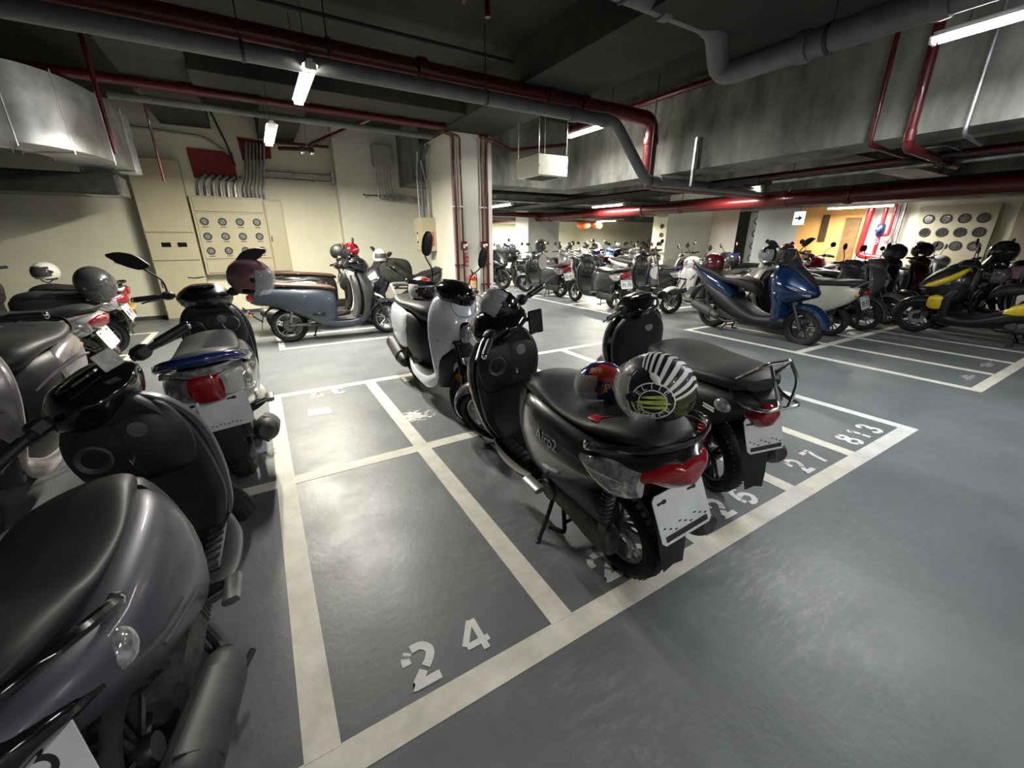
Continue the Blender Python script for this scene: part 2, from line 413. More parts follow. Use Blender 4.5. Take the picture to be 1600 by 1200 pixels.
def shape_std(o):
    P = []
    P += wheel_parts(0, .235, .115, o.get('rim', 'five'), False, False)+wheel_parts(WB, .235, .10, o.get('rim', 'five'), True, True)
    P.append(('front_fender', lambda: arc_fender(WB, .235, -8, 150, .072, .262), 'fender', True, []))
    P.append(fork_part())
    P.append(('leg_shield', lambda: MB().loft([hs(.24, .93, .12, .03, .05), hs(.30, 1.0, .165, .04, .05), hs(.42, 1.035, .195, .05, .05), hs(.55, 1.04, .215, .07, .05), hs(.68, 1.03, .22, .10, .05), hs(.78, 1.00, .205, .12, .05), hs(.87, .975, .16, .11, .05), hs(.92, .955, .10, .08, .04)], 4, 2), 'body', False,
              [('turn_signal', lambda: MB().loft([[(1.06, .12, .66), (1.04, .2, .74), (1.02, .225, .78), (1.05, .205, .72), (1.075, .15, .65)], [(1.09, .12, .66), (1.07, .2, .74), (1.04, .225, .78), (1.07, .205, .72), (1.095, .15, .65)]], 1, 3).loft([[(1.06, -.12, .66), (1.04, -.2, .74), (1.02, -.225, .78), (1.05, -.205, .72), (1.075, -.15, .65)], [(1.09, -.12, .66), (1.07, -.2, .74), (1.04, -.225, .78), (1.07, -.205, .72), (1.095, -.15, .65)]], 1, 3), 'CLR')]))
    P.append(('inner_panel', lambda: MB().loft([hs(.26, .90, .125, .01, .03), hs(.40, .955, .18, .02, .04), hs(.60, .975, .195, .01, .05), hs(.76, .96, .185, .0, .07), hs(.86, .94, .14, .0, .07), hs(.96, .92, .07, .0, .05)], 4, 2).loft([bs(.86, .62, .84, .10, .15, .1), bs(.90, .58, .88, .15, .19, .14), bs(.95, .56, .9, .14, .18, .13)], 3, 4), 'PLA', False,
              [('key_switch', lambda: MB().lathe([(0, -.012), (.03, -.010), (.034, 0), (.034, .01)], 20, (.868, -.06, .80), 'x'), 'ALU'), ('storage_pocket', lambda: MB().lathe([(.03, .002), (.05, -.012), (.056, -.008), (.056, .01)], 22, (.862, .10, .74), 'x'), 'PLG'),
               ('bag_hook', lambda: MB().tube([(.86, 0, .70), (.82, 0, .69), (.82, 0, .715)], .006, 6, 2), 'CHR')]))
    P.append(('floorboard', lambda: MB().loft([bs(.48, .19, .29, .09, .175, .165), bs(.6, .18, .265, .12, .185, .175), bs(.8, .18, .26, .12, .18, .17), bs(.93, .20, .30, .09, .15, .13)], 3, 3), 'PLA', False,
              [('rubber_mat', lambda: [m := MB(), [m.box(.58, s*.10-.035+.0, .262, .88, s*.10+.035, .272, .003) for s in (-1, 1)], [m.box(.60+.05*i, s*.10-.03, .271, .615+.05*i, s*.10+.03, .277) for s in (-1, 1) for i in range(6)]][0], 'PLG')]))
    P.append(('body_panel', lambda: MB().loft([bs(.60, .25, .62, .05, .09, .07), bs(.52, .27, .71, .10, .16, .12), bs(.36, .31, .745, .14, .205, .17), bs(.12, .40, .775, .14, .215, .18), bs(-.12, .52, .80, .11, .20, .165), bs(-.32, .62, .82, .08, .17, .135, .73), bs(-.46, .69, .825, .05, .12, .09, .76), bs(-.54, .735, .815, .02, .05, .04, .775)], 4, 4), 'body', False, []))
    P.append(('under_seat_panel', lambda: MB().loft([bs(.62, .28, .70, .06, .10, .08), bs(.585, .26, .73, .09, .135, .10), bs(.50, .26, .74, .11, .155, .12)], 3, 4), 'PLA', False, []))
    P.append(('seat', lambda: MB().loft([bs(.60, .70, .745, .035, .06, .04, .72), bs(.55, .69, .78, .07, .10, .075), bs(.42, .71, .805, .105, .135, .105), bs(.22, .75, .80, .12, .155, .12), bs(.06, .77, .825, .125, .155, .12), bs(-.08, .79, .87, .115, .145, .11), bs(-.30, .81, .89, .10, .125, .09), bs(-.42, .82, .875, .06, .09, .06), bs(-.46, .83, .86, .03, .05, .03)], 4, 4), 'seat', False, []))
    def rail():
        m = MB()
        for s in (1, -1): m.tube([(-.02, s*.175, .775), (-.10, s*.20, .80), (-.30, s*.185, .845), (-.46, s*.13, .865), (-.53, s*.05, .872), (-.54, 0, .872)], [.012, .015, .014, .013, .013, .013], 8, 4)
        return m
    P.append(('grab_rail', rail, 'rail', False, []))
    P.append(('tail_light', lambda: MB().loft([bs(-.30, .655, .765, .06, .172, .12, .71), bs(-.40, .665, .80, .06, .155, .11, .74), bs(-.50, .69, .815, .05, .11, .08, .76), bs(-.565, .72, .80, .02, .055, .04, .77)], 4, 4), 'RED', False, []))
    for s in (1, -1):
        P.append(('rear_turn_signal', lambda s=s: MB().loft([[(x, s*(y-.02), zb), (x, s*y, zb+.01), (x, s*(y+.006), zm), (x, s*(y-.012), zt), (x, s*(y-.03), zt-.01)] for x, y, zb, zm, zt in ((-.02, .206, .725, .735, .745), (-.12, .205, .675, .72, .76), (-.24, .192, .64, .71, .775), (-.34, .176, .65, .72, .775), (-.42, .155, .68, .73, .77))], 4, 3), 'CLR', False, []))
    P.append(('rear_fender', lambda: MB().loft([[(x, y*w, z) for y, z in ((-1, zc-.01), (-.6, zc+.012), (0, zc+.018), (.6, zc+.012), (1, zc-.01), (.6, zc-.004), (0, zc+.004), (-.6, zc-.004))] for x, zc, w in ((-.12, .60, .07), (-.26, .60, .085), (-.38, .545, .085), (-.43, .44, .075), (-.45, .33, .065), (-.46, .24, .05))], 3, 2), 'PLA', False, []))
    P += plate_parts(-.50, .575, 20, w=o.get('pw', .29), style=o.get('plate', 'blank'))
    P += common_rear(o)
    for s in (1, -1):
        P.append(('foot_peg', lambda s=s: MB().loft([[(x, s*.215+dy, .315+dz_) for dy, dz_ in ((-.02, -.012), (.02, -.012), (.028, 0), (.02, .012), (-.02, .012))] for x in (.30, .33, .40, .42)], 2, 2).tube([(.38, s*.12, .29), (.37, s*.2, .31)], .012, 6, 1), 'peg', False, []))
    P.append(side_stand())
    P.append(centre_stand(.06))
    P.append(cowl()); P += grips()
    if o.get('mirror'): P += mirrors(o['mirror'])
    return P

def shape_classic(o):
    P = []
    P += wheel_parts(0, .225, .115, o.get('rim', 'five'), False, False)+wheel_parts(WB, .225, .10, o.get('rim', 'five'), True, True)
    P.append(('front_fender', lambda: arc_fender(WB, .225, 20, 145, .078, .268, .035), 'body', True, []))
    P.append(fork_part(.60))
    P.append(('leg_shield', lambda: MB().loft([hs(.22, .90, .10, .02, .05), hs(.27, 1.0, .16, .03, .06), hs(.40, 1.055, .205, .03, .05), hs(.55, 1.065, .235, .08, .05), hs(.68, 1.055, .245, .12, .05), hs(.80, 1.02, .225, .13, .05), hs(.90, .985, .17, .11, .05), hs(.945, .96, .10, .08, .04)], 4, 2), 'body', False,
              [('wheel_arch_liner', lambda: MB().loft([hs(.20, .97, .13, .05, .05), hs(.32, 1.05, .165, .06, .04), hs(.45, 1.085, .175, .07, .04), hs(.54, 1.085, .15, .085, .03), hs(.60, 1.08, .08, .10, .03)], 3, 2), 'PLA'),
               ('headlight', lambda: MB().ell((1.155, 0, .665), (.045, .05, .075), 20, 12, e=.8), 'CLR'),
               ('headlight_bezel', lambda: MB().ell((1.14, 0, .675), (.045, .06, .088), 20, 12, e=.8), 'GLO'),
               ('front_turn_signal', lambda: MB().box(1.065, .13, .60, 1.10, .20, .625, .008).box(1.065, -.20, .60, 1.10, -.13, .625, .008), 'GLO')]))
    P.append(('inner_panel', lambda: MB().loft([hs(.26, .88, .125, .01, .03), hs(.40, .96, .18, .02, .04), hs(.60, .99, .205, .01, .05), hs(.78, .965, .195, .0, .07), hs(.88, .94, .14, .0, .07), hs(.96, .92, .07, .0, .05)], 4, 2), 'PLA', False,
              [('key_switch', lambda: MB().lathe([(0, -.012), (.03, -.010), (.034, 0), (.034, .01)], 20, (.895, -.06, .80), 'x'), 'ALU')]))
    P.append(('floorboard', lambda: MB().loft([bs(.46, .17, .285, .09, .18, .17), bs(.6, .165, .26, .13, .19, .18), bs(.8, .165, .255, .13, .185, .17), bs(.94, .20, .30, .09, .15, .13)], 3, 3), 'PLA', False,
              [('rocker_trim', lambda: [m := MB(), [m.loft([[(x, s*y, zb), (x, s*(y+.02), (zb+zt)/2), (x, s*y, zt), (x, s*(y-.02), (zb+zt)/2)] for x, y, zb, zt in ((.30, .15, .26, .30), (.45, .18, .19, .27), (.65, .192, .17, .25), (.85, .185, .17, .27), (.97, .16, .22, .34), (1.02, .16, .3, .4))], 4, 3) for s in (1, -1)]][0], 'body')]))
    P.append(('body_panel', lambda: MB().loft([bs(.58, .25, .62, .05, .09, .07), bs(.50, .26, .69, .10, .16, .12), bs(.36, .29, .72, .14, .20, .16), bs(.12, .38, .735, .14, .215, .17), bs(-.12, .48, .75, .12, .20, .16), bs(-.30, .56, .755, .09, .165, .13), bs(-.42, .62, .75, .06, .12, .09), bs(-.48, .66, .73, .03, .06, .05)], 4, 4), 'PLA', False,
              [('side_cover', lambda: [m := MB(), [m.loft([[(x, s*(w-.05), zb), (x, s*w, zb+.02), (x, s*(w+.022), (zb+zt)/2), (x, s*w, zt-.01), (x, s*(w-.06), zt)] for x, w, zb, zt in ((.34, .19, .47, .63), (.28, .205, .41, .69), (.12, .213, .385, .725), (-.12, .20, .46, .745), (-.30, .165, .55, .75), (-.40, .125, .62, .74))], 4, 4) for s in (1, -1)]][0], 'body')]))
    P.append(('seat', lambda: MB().loft([bs(.60, .66, .76, .05, .09, .06), bs(.52, .66, .80, .11, .145, .11), bs(.36, .71, .82, .14, .18, .14), bs(.1, .73, .82, .15, .19, .15), bs(-.15, .745, .84, .14, .175, .14), bs(-.34, .75, .84, .11, .14, .11), bs(-.43, .76, .82, .06, .09, .06)], 4, 4), 'seat', False, []))
    def rail():
        m = MB()
        for s in (1, -1): m.tube([(-.20, s*.15, .745), (-.36, s*.15, .77), (-.47, s*.11, .83), (-.52, s*.05, .845), (-.525, 0, .845)], .011, 8, 4)
        return m
    P.append(('grab_rail', rail, 'rail', False, []))
    P.append(('tail_light', lambda: MB().ell((-.46, 0, .68), (.055, .075, .045), 20, 10, e=.8), 'RED', False, []))
    for s in (1, -1): P.append(('rear_turn_signal', lambda s=s: MB().ell((-.40, s*.145, .66), (.035, .03, .022), 14, 8), 'AMB', False, []))
    P.append(('rear_fender', lambda: MB().loft([[(x, y*w, z) for y, z in ((-1, zc-.01), (-.6, zc+.012), (0, zc+.018), (.6, zc+.012), (1, zc-.01), (.6, zc-.004), (0, zc+.004), (-.6, zc-.004))] for x, zc, w in ((-.12, .55, .07), (-.26, .56, .085), (-.37, .51, .085), (-.42, .41, .075), (-.44, .30, .065), (-.45, .21, .05))], 3, 2), 'PLA', False, []))
    P += plate_parts(-.48, .53, 18, w=o.get('pw', .27), style=o.get('plate', 'blank'))
    P += common_rear(o, susp='twin')
    P.append(side_stand())
    P.append(cowl(front_lamp=False)); P += grips()
    for s in (1, -1): P.append(('amber_reflector', lambda s=s: MB().lathe([(0, .0), (.024, .0), (.026, s*.008), (.026, s*.02)], 18, (1.245, s*.105, .40), 'y'), 'AMB', True, []))
    if o.get('mirror'): P += mirrors(o['mirror'])
    return P

def shape_smooth(o):      # electric scooter with a one-piece rounded shell
    P = []
    P += wheel_parts(0, .23, .11, 'five', False, False)+wheel_parts(WB, .23, .10, 'five', True, True)
    P.append(('front_fender', lambda: arc_fender(WB, .23, 48, 152, .07, .265, .03), 'body', True, []))
    P.append(fork_part(.62))
    P.append(('leg_shield', lambda: MB().loft([hs(.17, .84, .12, .02, .06), hs(.22, .97, .17, .03, .08), hs(.35, 1.04, .20, .03, .08), hs(.50, 1.065, .215, .05, .08), hs(.64, 1.06, .215, .09, .08), hs(.77, 1.03, .19, .10, .07), hs(.86, .99, .14, .09, .05), hs(.90, .97, .08, .06, .04)], 4, 2), 'shield', False,
              [('headlight', lambda: MB().lathe([(0, .012), (.05, .01), (.062, .0), (.064, -.02)], 22, (1.155, 0, .72), 'x'), 'CLR')]))
    P.append(('inner_panel', lambda: MB().loft([hs(.24, .86, .13, .0, .03), hs(.40, .93, .19, .0, .05), hs(.60, .955, .205, .0, .06), hs(.76, .94, .18, .0, .06), hs(.86, .92, .11, .0, .05)], 4, 2), 'PLG', False, []))
    P.append(('floorboard', lambda: MB().loft([bs(.46, .15, .29, .10, .185, .17), bs(.6, .14, .262, .13, .19, .18), bs(.8, .145, .26, .13, .185, .17), bs(.94, .18, .30, .09, .16, .14)], 3, 3), 'body', False,
              [('rubber_mat', lambda: MB().box(.56, -.15, .262, .86, .15, .272, .004), 'PLG')]))
    P.append(('body_panel', lambda: MB().loft([bs(.62, .26, .60, .08, .14, .10), bs(.57, .20, .665, .13, .19, .14), bs(.42, .20, .70, .17, .215, .18), bs(.22, .33, .715, .18, .225, .19), bs(0., .44, .73, .16, .215, .18), bs(-.18, .50, .74, .12, .19, .16), bs(-.32, .52, .745, .09, .15, .12), bs(-.40, .55, .73, .05, .09, .07)], 5, 4), 'body', False,
              [('side_badge', lambda: MB().box(.30, -.228, .355, .46, -.20, .385, .01), 'GLO')]))
    P.append(('seat', lambda: MB().loft([bs(.635, .655, .705, .07, .10, .07), bs(.55, .665, .745, .13, .17, .13), bs(.3, .70, .775, .16, .20, .16), bs(.05, .725, .795, .16, .20, .16), bs(-.2, .735, .82, .14, .17, .14), bs(-.34, .74, .82, .10, .13, .10), bs(-.42, .75, .80, .05, .07, .05)], 4, 4), 'seat', False,
              [('seat_label', lambda: MB().box(.0, -.195, .752, .12, -.18, .768, .002), 'plate')]))
    def rail():
        m = MB()
        for s in (1, -1): m.tube([(-.22, s*.16, .73), (-.38, s*.15, .70), (-.47, s*.10, .74), (-.50, s*.04, .80), (-.50, 0, .80)], .010, 8, 4)
        return m
    P.append(('grab_rail', rail, 'rail', False, []))
    P.append(('tail_light', lambda: MB().loft([bs(-.36, .56, .67, .08, .135, .10), bs(-.42, .57, .66, .06, .10, .07), bs(-.44, .59, .645, .03, .05, .03)], 3, 4), 'RED', False, []))
    P.append(('rear_fender', lambda: MB().loft([[(x, y*w, z) for y, z in ((-1, zc-.01), (-.6, zc+.012), (0, zc+.018), (.6, zc+.012), (1, zc-.01), (.6, zc-.004), (0, zc+.004), (-.6, zc-.004))] for x, zc, w in ((.0, .50, .07), (-.14, .49, .075), (-.27, .40, .075), (-.32, .27, .07), (-.33, .16, .05))], 3, 2), 'PLA', False, []))
    P.append(('swingarm', lambda: MB().tube([(0, -.10, .23), (.2, -.11, .23), (.45, -.09, .22)], .022, 8, 2).lathe([(0, -.11), (.07, -.11), (.085, -.09), (.085, -.05)], 22, (0, 0, .23)), 'STE', False, []))
    for s in (1, -1):
        P.append(('shock_absorber', lambda s=s: MB().tube([(.02, s*.12, .27), (.06, s*.13, .45)], [.016, .024, .024, .02], 10, 1), 'ALU', False, []))
    P.append(('plate_bracket', lambda: MB().tube([(-.30, 0, .30), (-.42, 0, .40), (-.50, 0, .50)], .012, 6, 2).tube([(-.42, -.10, .40), (-.42, .10, .40)], .008, 6, 1), 'PLA', False, [('amber_lamp', lambda: MB().ell((-.42, -.11, .40), (.02, .02, .018), 12, 8).ell((-.42, .11, .40), (.02, .02, .018), 12, 8), 'AMB')]))
    P += plate_parts(-.47, .40, 28, w=.20, h=.13, style=o.get('plate', 'blank'))
    P.append(side_stand())
    P.append(cowl(front_lamp=False)); P += grips()
    if o.get('mirror'): P += mirrors(o['mirror'])
    return P

def shape_maxi(o):       # long sports scooter with a nose fairing
    P = []
    P += wheel_parts(0, .25, .135, 'five', False, False)+wheel_parts(WB, .25, .12, 'five', True, True)
    P.append(('front_fender', lambda: arc_fender(WB, .25, 5, 155, .085, .285, .045), 'body', True, []))
    P.append(fork_part(.62))
    P.append(('nose_fairing', lambda: MB().loft([bs(.82, .62, .98, .10, .17, .08, .8), bs(.92, .50, 1.03, .15, .235, .09, .8), bs(1.04, .52, 1.02, .16, .25, .08, .76), bs(1.16, .56, .95, .13, .21, .06, .72), bs(1.28, .60, .84, .08, .15, .05, .70), bs(1.37, .64, .73, .03, .06, .03, .69)], 4, 4), 'body', False,
              [('headlight', lambda: [m := MB(), [m.loft([[(x, s*(y-.02), zb), (x, s*y, zb+.005), (x, s*(y+.004), zt-.01), (x, s*(y-.03), zt)] for x, y, zb, zt in ((1.06, .235, .76, .78), (1.16, .205, .70, .755), (1.26, .155, .66, .72), (1.33, .095, .65, .70))], 4, 2) for s in (1, -1)]][0], 'CLR'),
               ('centre_panel', lambda: MB().loft([bs(.98, .95, 1.035, .05, .10, .05), bs(1.10, .88, 1.0, .05, .12, .05), bs(1.24, .78, .90, .04, .10, .04), bs(1.34, .71, .78, .02, .05, .02)], 4, 4), 'PLA')]))
    P.append(('windscreen', lambda: MB().loft([[(1.10-z*.35, y, .98+z) for y in ()] or [(c+.004, 0, z), (c-.02, w*.5, z), (c-.07, w, z), (c-.075, w, z), (c-.026, w*.5, z), (c-.002, 0, z), (c-.026, -w*.5, z), (c-.075, -w, z), (c-.07, -w, z), (c-.02, -w*.5, z)] for z, c, w in ((.97, 1.12, .13), (1.06, 1.07, .135), (1.15, 1.02, .115), (1.21, .985, .07))], 3, 1), 'WIN', True, []))
    P.append(('leg_shield', lambda: MB().loft([hs(.20, .98, .15, .04, .06), hs(.34, 1.03, .20, .05, .08), hs(.50, 1.04, .235, .04, .09), hs(.66, 1.0, .235, .04, .09), hs(.82, .93, .17, .03, .07)], 4, 2), 'body', False, []))
    P.append(('lower_body', lambda: MB().loft([bs(1.10, .20, .34, .08, .13, .10), bs(.98, .17, .36, .11, .18, .14), bs(.75, .17, .33, .13, .20, .16), bs(.5, .20, .42, .12, .205, .16), bs(.25, .27, .56, .11, .20, .15), bs(.0, .42, .66, .10, .18, .13), bs(-.2, .55, .70, .07, .13, .10)], 4, 4), 'lower', False, []))
    P.append(('tail_panel', lambda: MB().loft([bs(.34, .44, .58, .10, .175, .14), bs(.20, .48, .71, .12, .205, .15), bs(.0, .56, .79, .12, .20, .14), bs(-.2, .64, .85, .09, .17, .12), bs(-.4, .73, .91, .06, .12, .09), bs(-.56, .82, .93, .02, .05, .04)], 4, 4), 'body', False, []))
    P.append(('seat', lambda: MB().loft([bs(.64, .56, .66, .06, .10, .07), bs(.58, .60, .76, .11, .15, .11), bs(.40, .66, .80, .14, .18, .14), bs(.16, .70, .80, .15, .19, .15), bs(.02, .74, .86, .14, .18, .14), bs(-.2, .80, .90, .13, .165, .13), bs(-.38, .86, .94, .10, .13, .10), bs(-.48, .89, .94, .05, .08, .05)], 4, 4), 'seat', False, []))
    def rail():
        m = MB()
        for s in (1, -1): m.tube([(-.12, s*.17, .83), (-.30, s*.18, .89), (-.48, s*.13, .96), (-.56, s*.07, .975)], [.012, .016, .014, .01], 8, 4)
        return m
    P.append(('grab_rail', rail, 'rail', False, []))
    P.append(('tail_light', lambda: MB().loft([bs(-.46, .79, .86, .04, .10, .07), bs(-.55, .81, .89, .03, .07, .05), bs(-.60, .83, .88, .02, .03, .02)], 3, 4), 'RED', False, []))
    P.append(('rear_fender', lambda: MB().loft([[(x, y*w, z) for y, z in ((-1, zc-.01), (-.6, zc+.012), (0, zc+.018), (.6, zc+.012), (1, zc-.01), (.6, zc-.004), (0, zc+.004), (-.6, zc-.004))] for x, zc, w in ((.02, .62, .08), (-.18, .64, .085), (-.34, .60, .085), (-.45, .50, .08), (-.52, .38, .07))], 3, 2), 'PLA', False, []))
    P += plate_parts(-.53, .50, 32, style=o.get('plate', 'blank'))
    P += common_rear(o, susp='twin')
    P.append(centre_stand())
    P.append(('handlebar_cover', lambda: MB().loft([bs(.82, .99, 1.03, .04, .08, .05), bs(.88, .96, 1.07, .08, .15, .10), bs(.98, .95, 1.07, .09, .15, .09), bs(1.04, .97, 1.04, .05, .09, .05)], 3, 4), 'PLA', True, [('gauge', lambda: MB().ell((.90, 0, 1.065), (.05, .09, .012), 20, 8), 'GLO')]))
    P += grips()
    if o.get('mirror'): P += mirrors(o['mirror'])
    return P

def shape_motorcycle(o):   # bare motorcycle, for the far rows
    P = []
    P += wheel_parts(0, .30, .12, 'five', False, False)+wheel_parts(WB, .30, .10, 'five', True, True)
    P.append(('front_fender', lambda: arc_fender(WB, .30, 20, 140, .065, .33, .02), 'body', True, []))
    P.append(fork_part(.75))
    P.append(('engine_case', lambda: MB().box(.42, -.13, .20, .88, .13, .52, .06).ell((.55, .15, .32), (.09, .05, .09)).ell((.55, -.15, .32), (.09, .05, .09)), 'STE', False, []))
    P.append(('frame', lambda: MB().tube([(.98, .05, .85), (.95, .10, .5), (.85, .10, .22), (.45, .12, .2), (.0, .10, .30)], .018, 8, 4).tube([(.98, -.05, .85), (.95, -.10, .5), (.85, -.10, .22), (.45, -.12, .2), (.0, -.10, .30)], .018, 8, 4).tube([(.95, 0, .85), (.3, 0, .66), (-.3, 0, .72)], .03, 8, 3), 'PLA', False, []))
    P.append(('fuel_tank', lambda: MB().loft([bs(.92, .76, .88, .05, .09, .06), bs(.84, .70, .98, .10, .16, .11), bs(.66, .68, 1.0, .11, .175, .12), bs(.5, .68, .90, .08, .13, .09), bs(.42, .70, .80, .05, .07, .05)], 4, 4), 'body', False, []))
    P.append(('seat', lambda: MB().loft([bs(.46, .70, .80, .08, .11, .09), bs(.3, .72, .82, .11, .14, .11), bs(0, .75, .84, .12, .15, .12), bs(-.25, .80, .88, .09, .12, .09), bs(-.36, .82, .86, .04, .06, .04)], 4, 4), 'seat', False, []))
    P.append(('tail_panel', lambda: MB().loft([bs(.30, .60, .72, .08, .12, .10), bs(.0, .63, .77, .09, .135, .11), bs(-.25, .70, .82, .06, .10, .08), bs(-.42, .78, .85, .02, .05, .03)], 4, 4), 'body', False, []))
    P.append(('tail_light', lambda: MB().ell((-.42, 0, .79), (.03, .07, .03), 14, 8), 'RED', False, []))
    P += plate_parts(-.42, .58, 25, style='digits')
    P.append(('muffler', lambda: MB().tube([(.7, -.08, .2), (.3, -.17, .25), (.1, -.18, .30)], .02, 8, 3).tube([(.12, -.18, .29), (.05, -.18, .32), (-.3, -.18, .42)], [.03, .055, .055, .05], 14, 1), 'muffler', False, []))
    P.append(('headlight', lambda: MB().ell((1.12, 0, .90), (.07, .085, .085), 20, 12), 'CHR', True, []))
    P.append(('gauge', lambda: MB().box(.98, -.06, .98, 1.05, .06, 1.06, .02), 'PLA', True, []))
    P.append(('handlebar', lambda: MB().tube([(.86, .36, 1.05), (.90, .2, 1.06), (.97, 0, .98), (.90, -.2, 1.06), (.86, -.36, 1.05)], .012, 8, 4), 'CHR', True, []))
    P += grips()
    if o.get('mirror'): P += mirrors(o['mirror'])
    P.append(side_stand()); return P

SHAPES = {'std': shape_std, 'classic': shape_classic, 'smooth': shape_smooth, 'maxi': shape_maxi, 'moto': shape_motorcycle}
GLB = dict(RUB=RUB, PLA=PLA, PLG=PLG, GLO=GLO, CHR=CHR, ALU=ALU, STE=STE, RED=RED, CLR=CLR, AMB=AMB, MIR=MIR, INK=INK, WIN=WIN)
MESHC = {}
AX0 = Vector((1.30, 0, .235)); AX1 = Vector((.93, 0, 1.0)); AXD = (AX1-AX0).normalized()
SC = 1.12
REAR = {'std': .60, 'classic': .72, 'maxi': .85}
def squeeze(mb, shape, pn):
    # short tail behind the rear axle; round parts keep their shape and only move
    f = REAR.get(shape)
    if not f or pn in ('rear_wheel', 'muffler', 'engine_case', 'air_filter_box', 'shock_absorber'): return mb
    if pn == 'number_plate':
        cx = {'std': -.50, 'classic': -.48, 'maxi': -.53}[shape]; dx = cx*f-cx; mb.v = [(x+dx, y, z-(.06 if shape == 'std' else 0)) for x, y, z in mb.v]; return mb
    drop = {'std': .075, 'classic': .02}.get(shape, 0)
    def dz(x, z): return drop*min(1, max(0, (.42-x)/.5))*min(1, max(0, (z-.42)/.25))
    mb.v = [(x if x > 0 else x*f, y, z-dz(x, z)) for x, y, z in mb.v]; return mb
def scooter(shape, label, x, y, head, lean=0.0, steer=0.0, cols=None, opt=None, drop=(), cat='scooter', name='motor_scooter', group=None, scale=SC, pitch=0.0, z=0.0):
    """x, y: point on the floor under the rear axle; head: degrees from +X; lean and steer: degrees to the bike's left"""
    opt = opt or {}; cols = cols or {}
    d = dict(body=PLA, seat=VIN, rim=ALU, fender=None, cowl=None, rail=PLA, plate=WPL, mirror=PLA, muffler=STE, shock=STE, peg=ALU, fork=DAL, caliper=STE, shield=None, lower=PLA)
    d.update(cols)
    for k in ('fender', 'cowl', 'shield'):
        if d[k] is None: d[k] = d['body']
    root = bpy.data.objects.new(name, None); root.empty_display_size = .1
    root.matrix_world = Matrix.Translation((x, y, z)) @ Matrix.Rotation(math.radians(head), 4, 'Z') @ Matrix.Rotation(math.radians(-lean), 4, 'X') @ Matrix.Rotation(math.radians(-pitch), 4, 'Y') @ Matrix.Scale(scale, 4)
    link(root); tag(root, label, cat, group)
    Ms = Matrix.Translation(AX0) @ Matrix.Rotation(math.radians(steer), 4, AXD) @ Matrix.Translation(-AX0)
    Ml = Matrix.Translation((0, 0, -.05 if shape in ('std', 'classic') else 0))
    okey = (shape, tuple(sorted(opt.items()))); made = {}
    for i, (pn, fn, mk, st, kids) in enumerate(SHAPES[shape](opt)):
        if pn in drop: continue
        key = (okey, i)
        if key not in MESHC: MESHC[key] = squeeze(fn(), shape, pn).mesh(pn)
        o = bpy.data.objects.new(pn, MESHC[key]); link(o, root); setslot(o, d.get(mk) or GLB.get(mk))
        if st: o.matrix_local = Ms if pn in ('front_wheel', 'front_fender', 'front_fork') else Ml @ Ms
        made.setdefault(pn, []).append(o)
        for j, (kn, kf, km_) in enumerate(kids):
            if kn in drop: continue
            kk = (okey, i, j)
            if kk not in MESHC: MESHC[kk] = squeeze(kf(), shape, pn).mesh(kn)
            c = bpy.data.objects.new(kn, MESHC[kk]); link(c, o); setslot(c, d.get(km_) or GLB.get(km_))
    root_parts[root.name] = made
    return root
root_parts = {}
def setslot(o, m):
    if len(o.data.materials) == 0: o.data.materials.append(PLA)
    o.material_slots[0].link = 'OBJECT'; o.material_slots[0].material = m
def world_at(root, p, steer=None):
    v = Vector(p)
    return root.matrix_world @ v

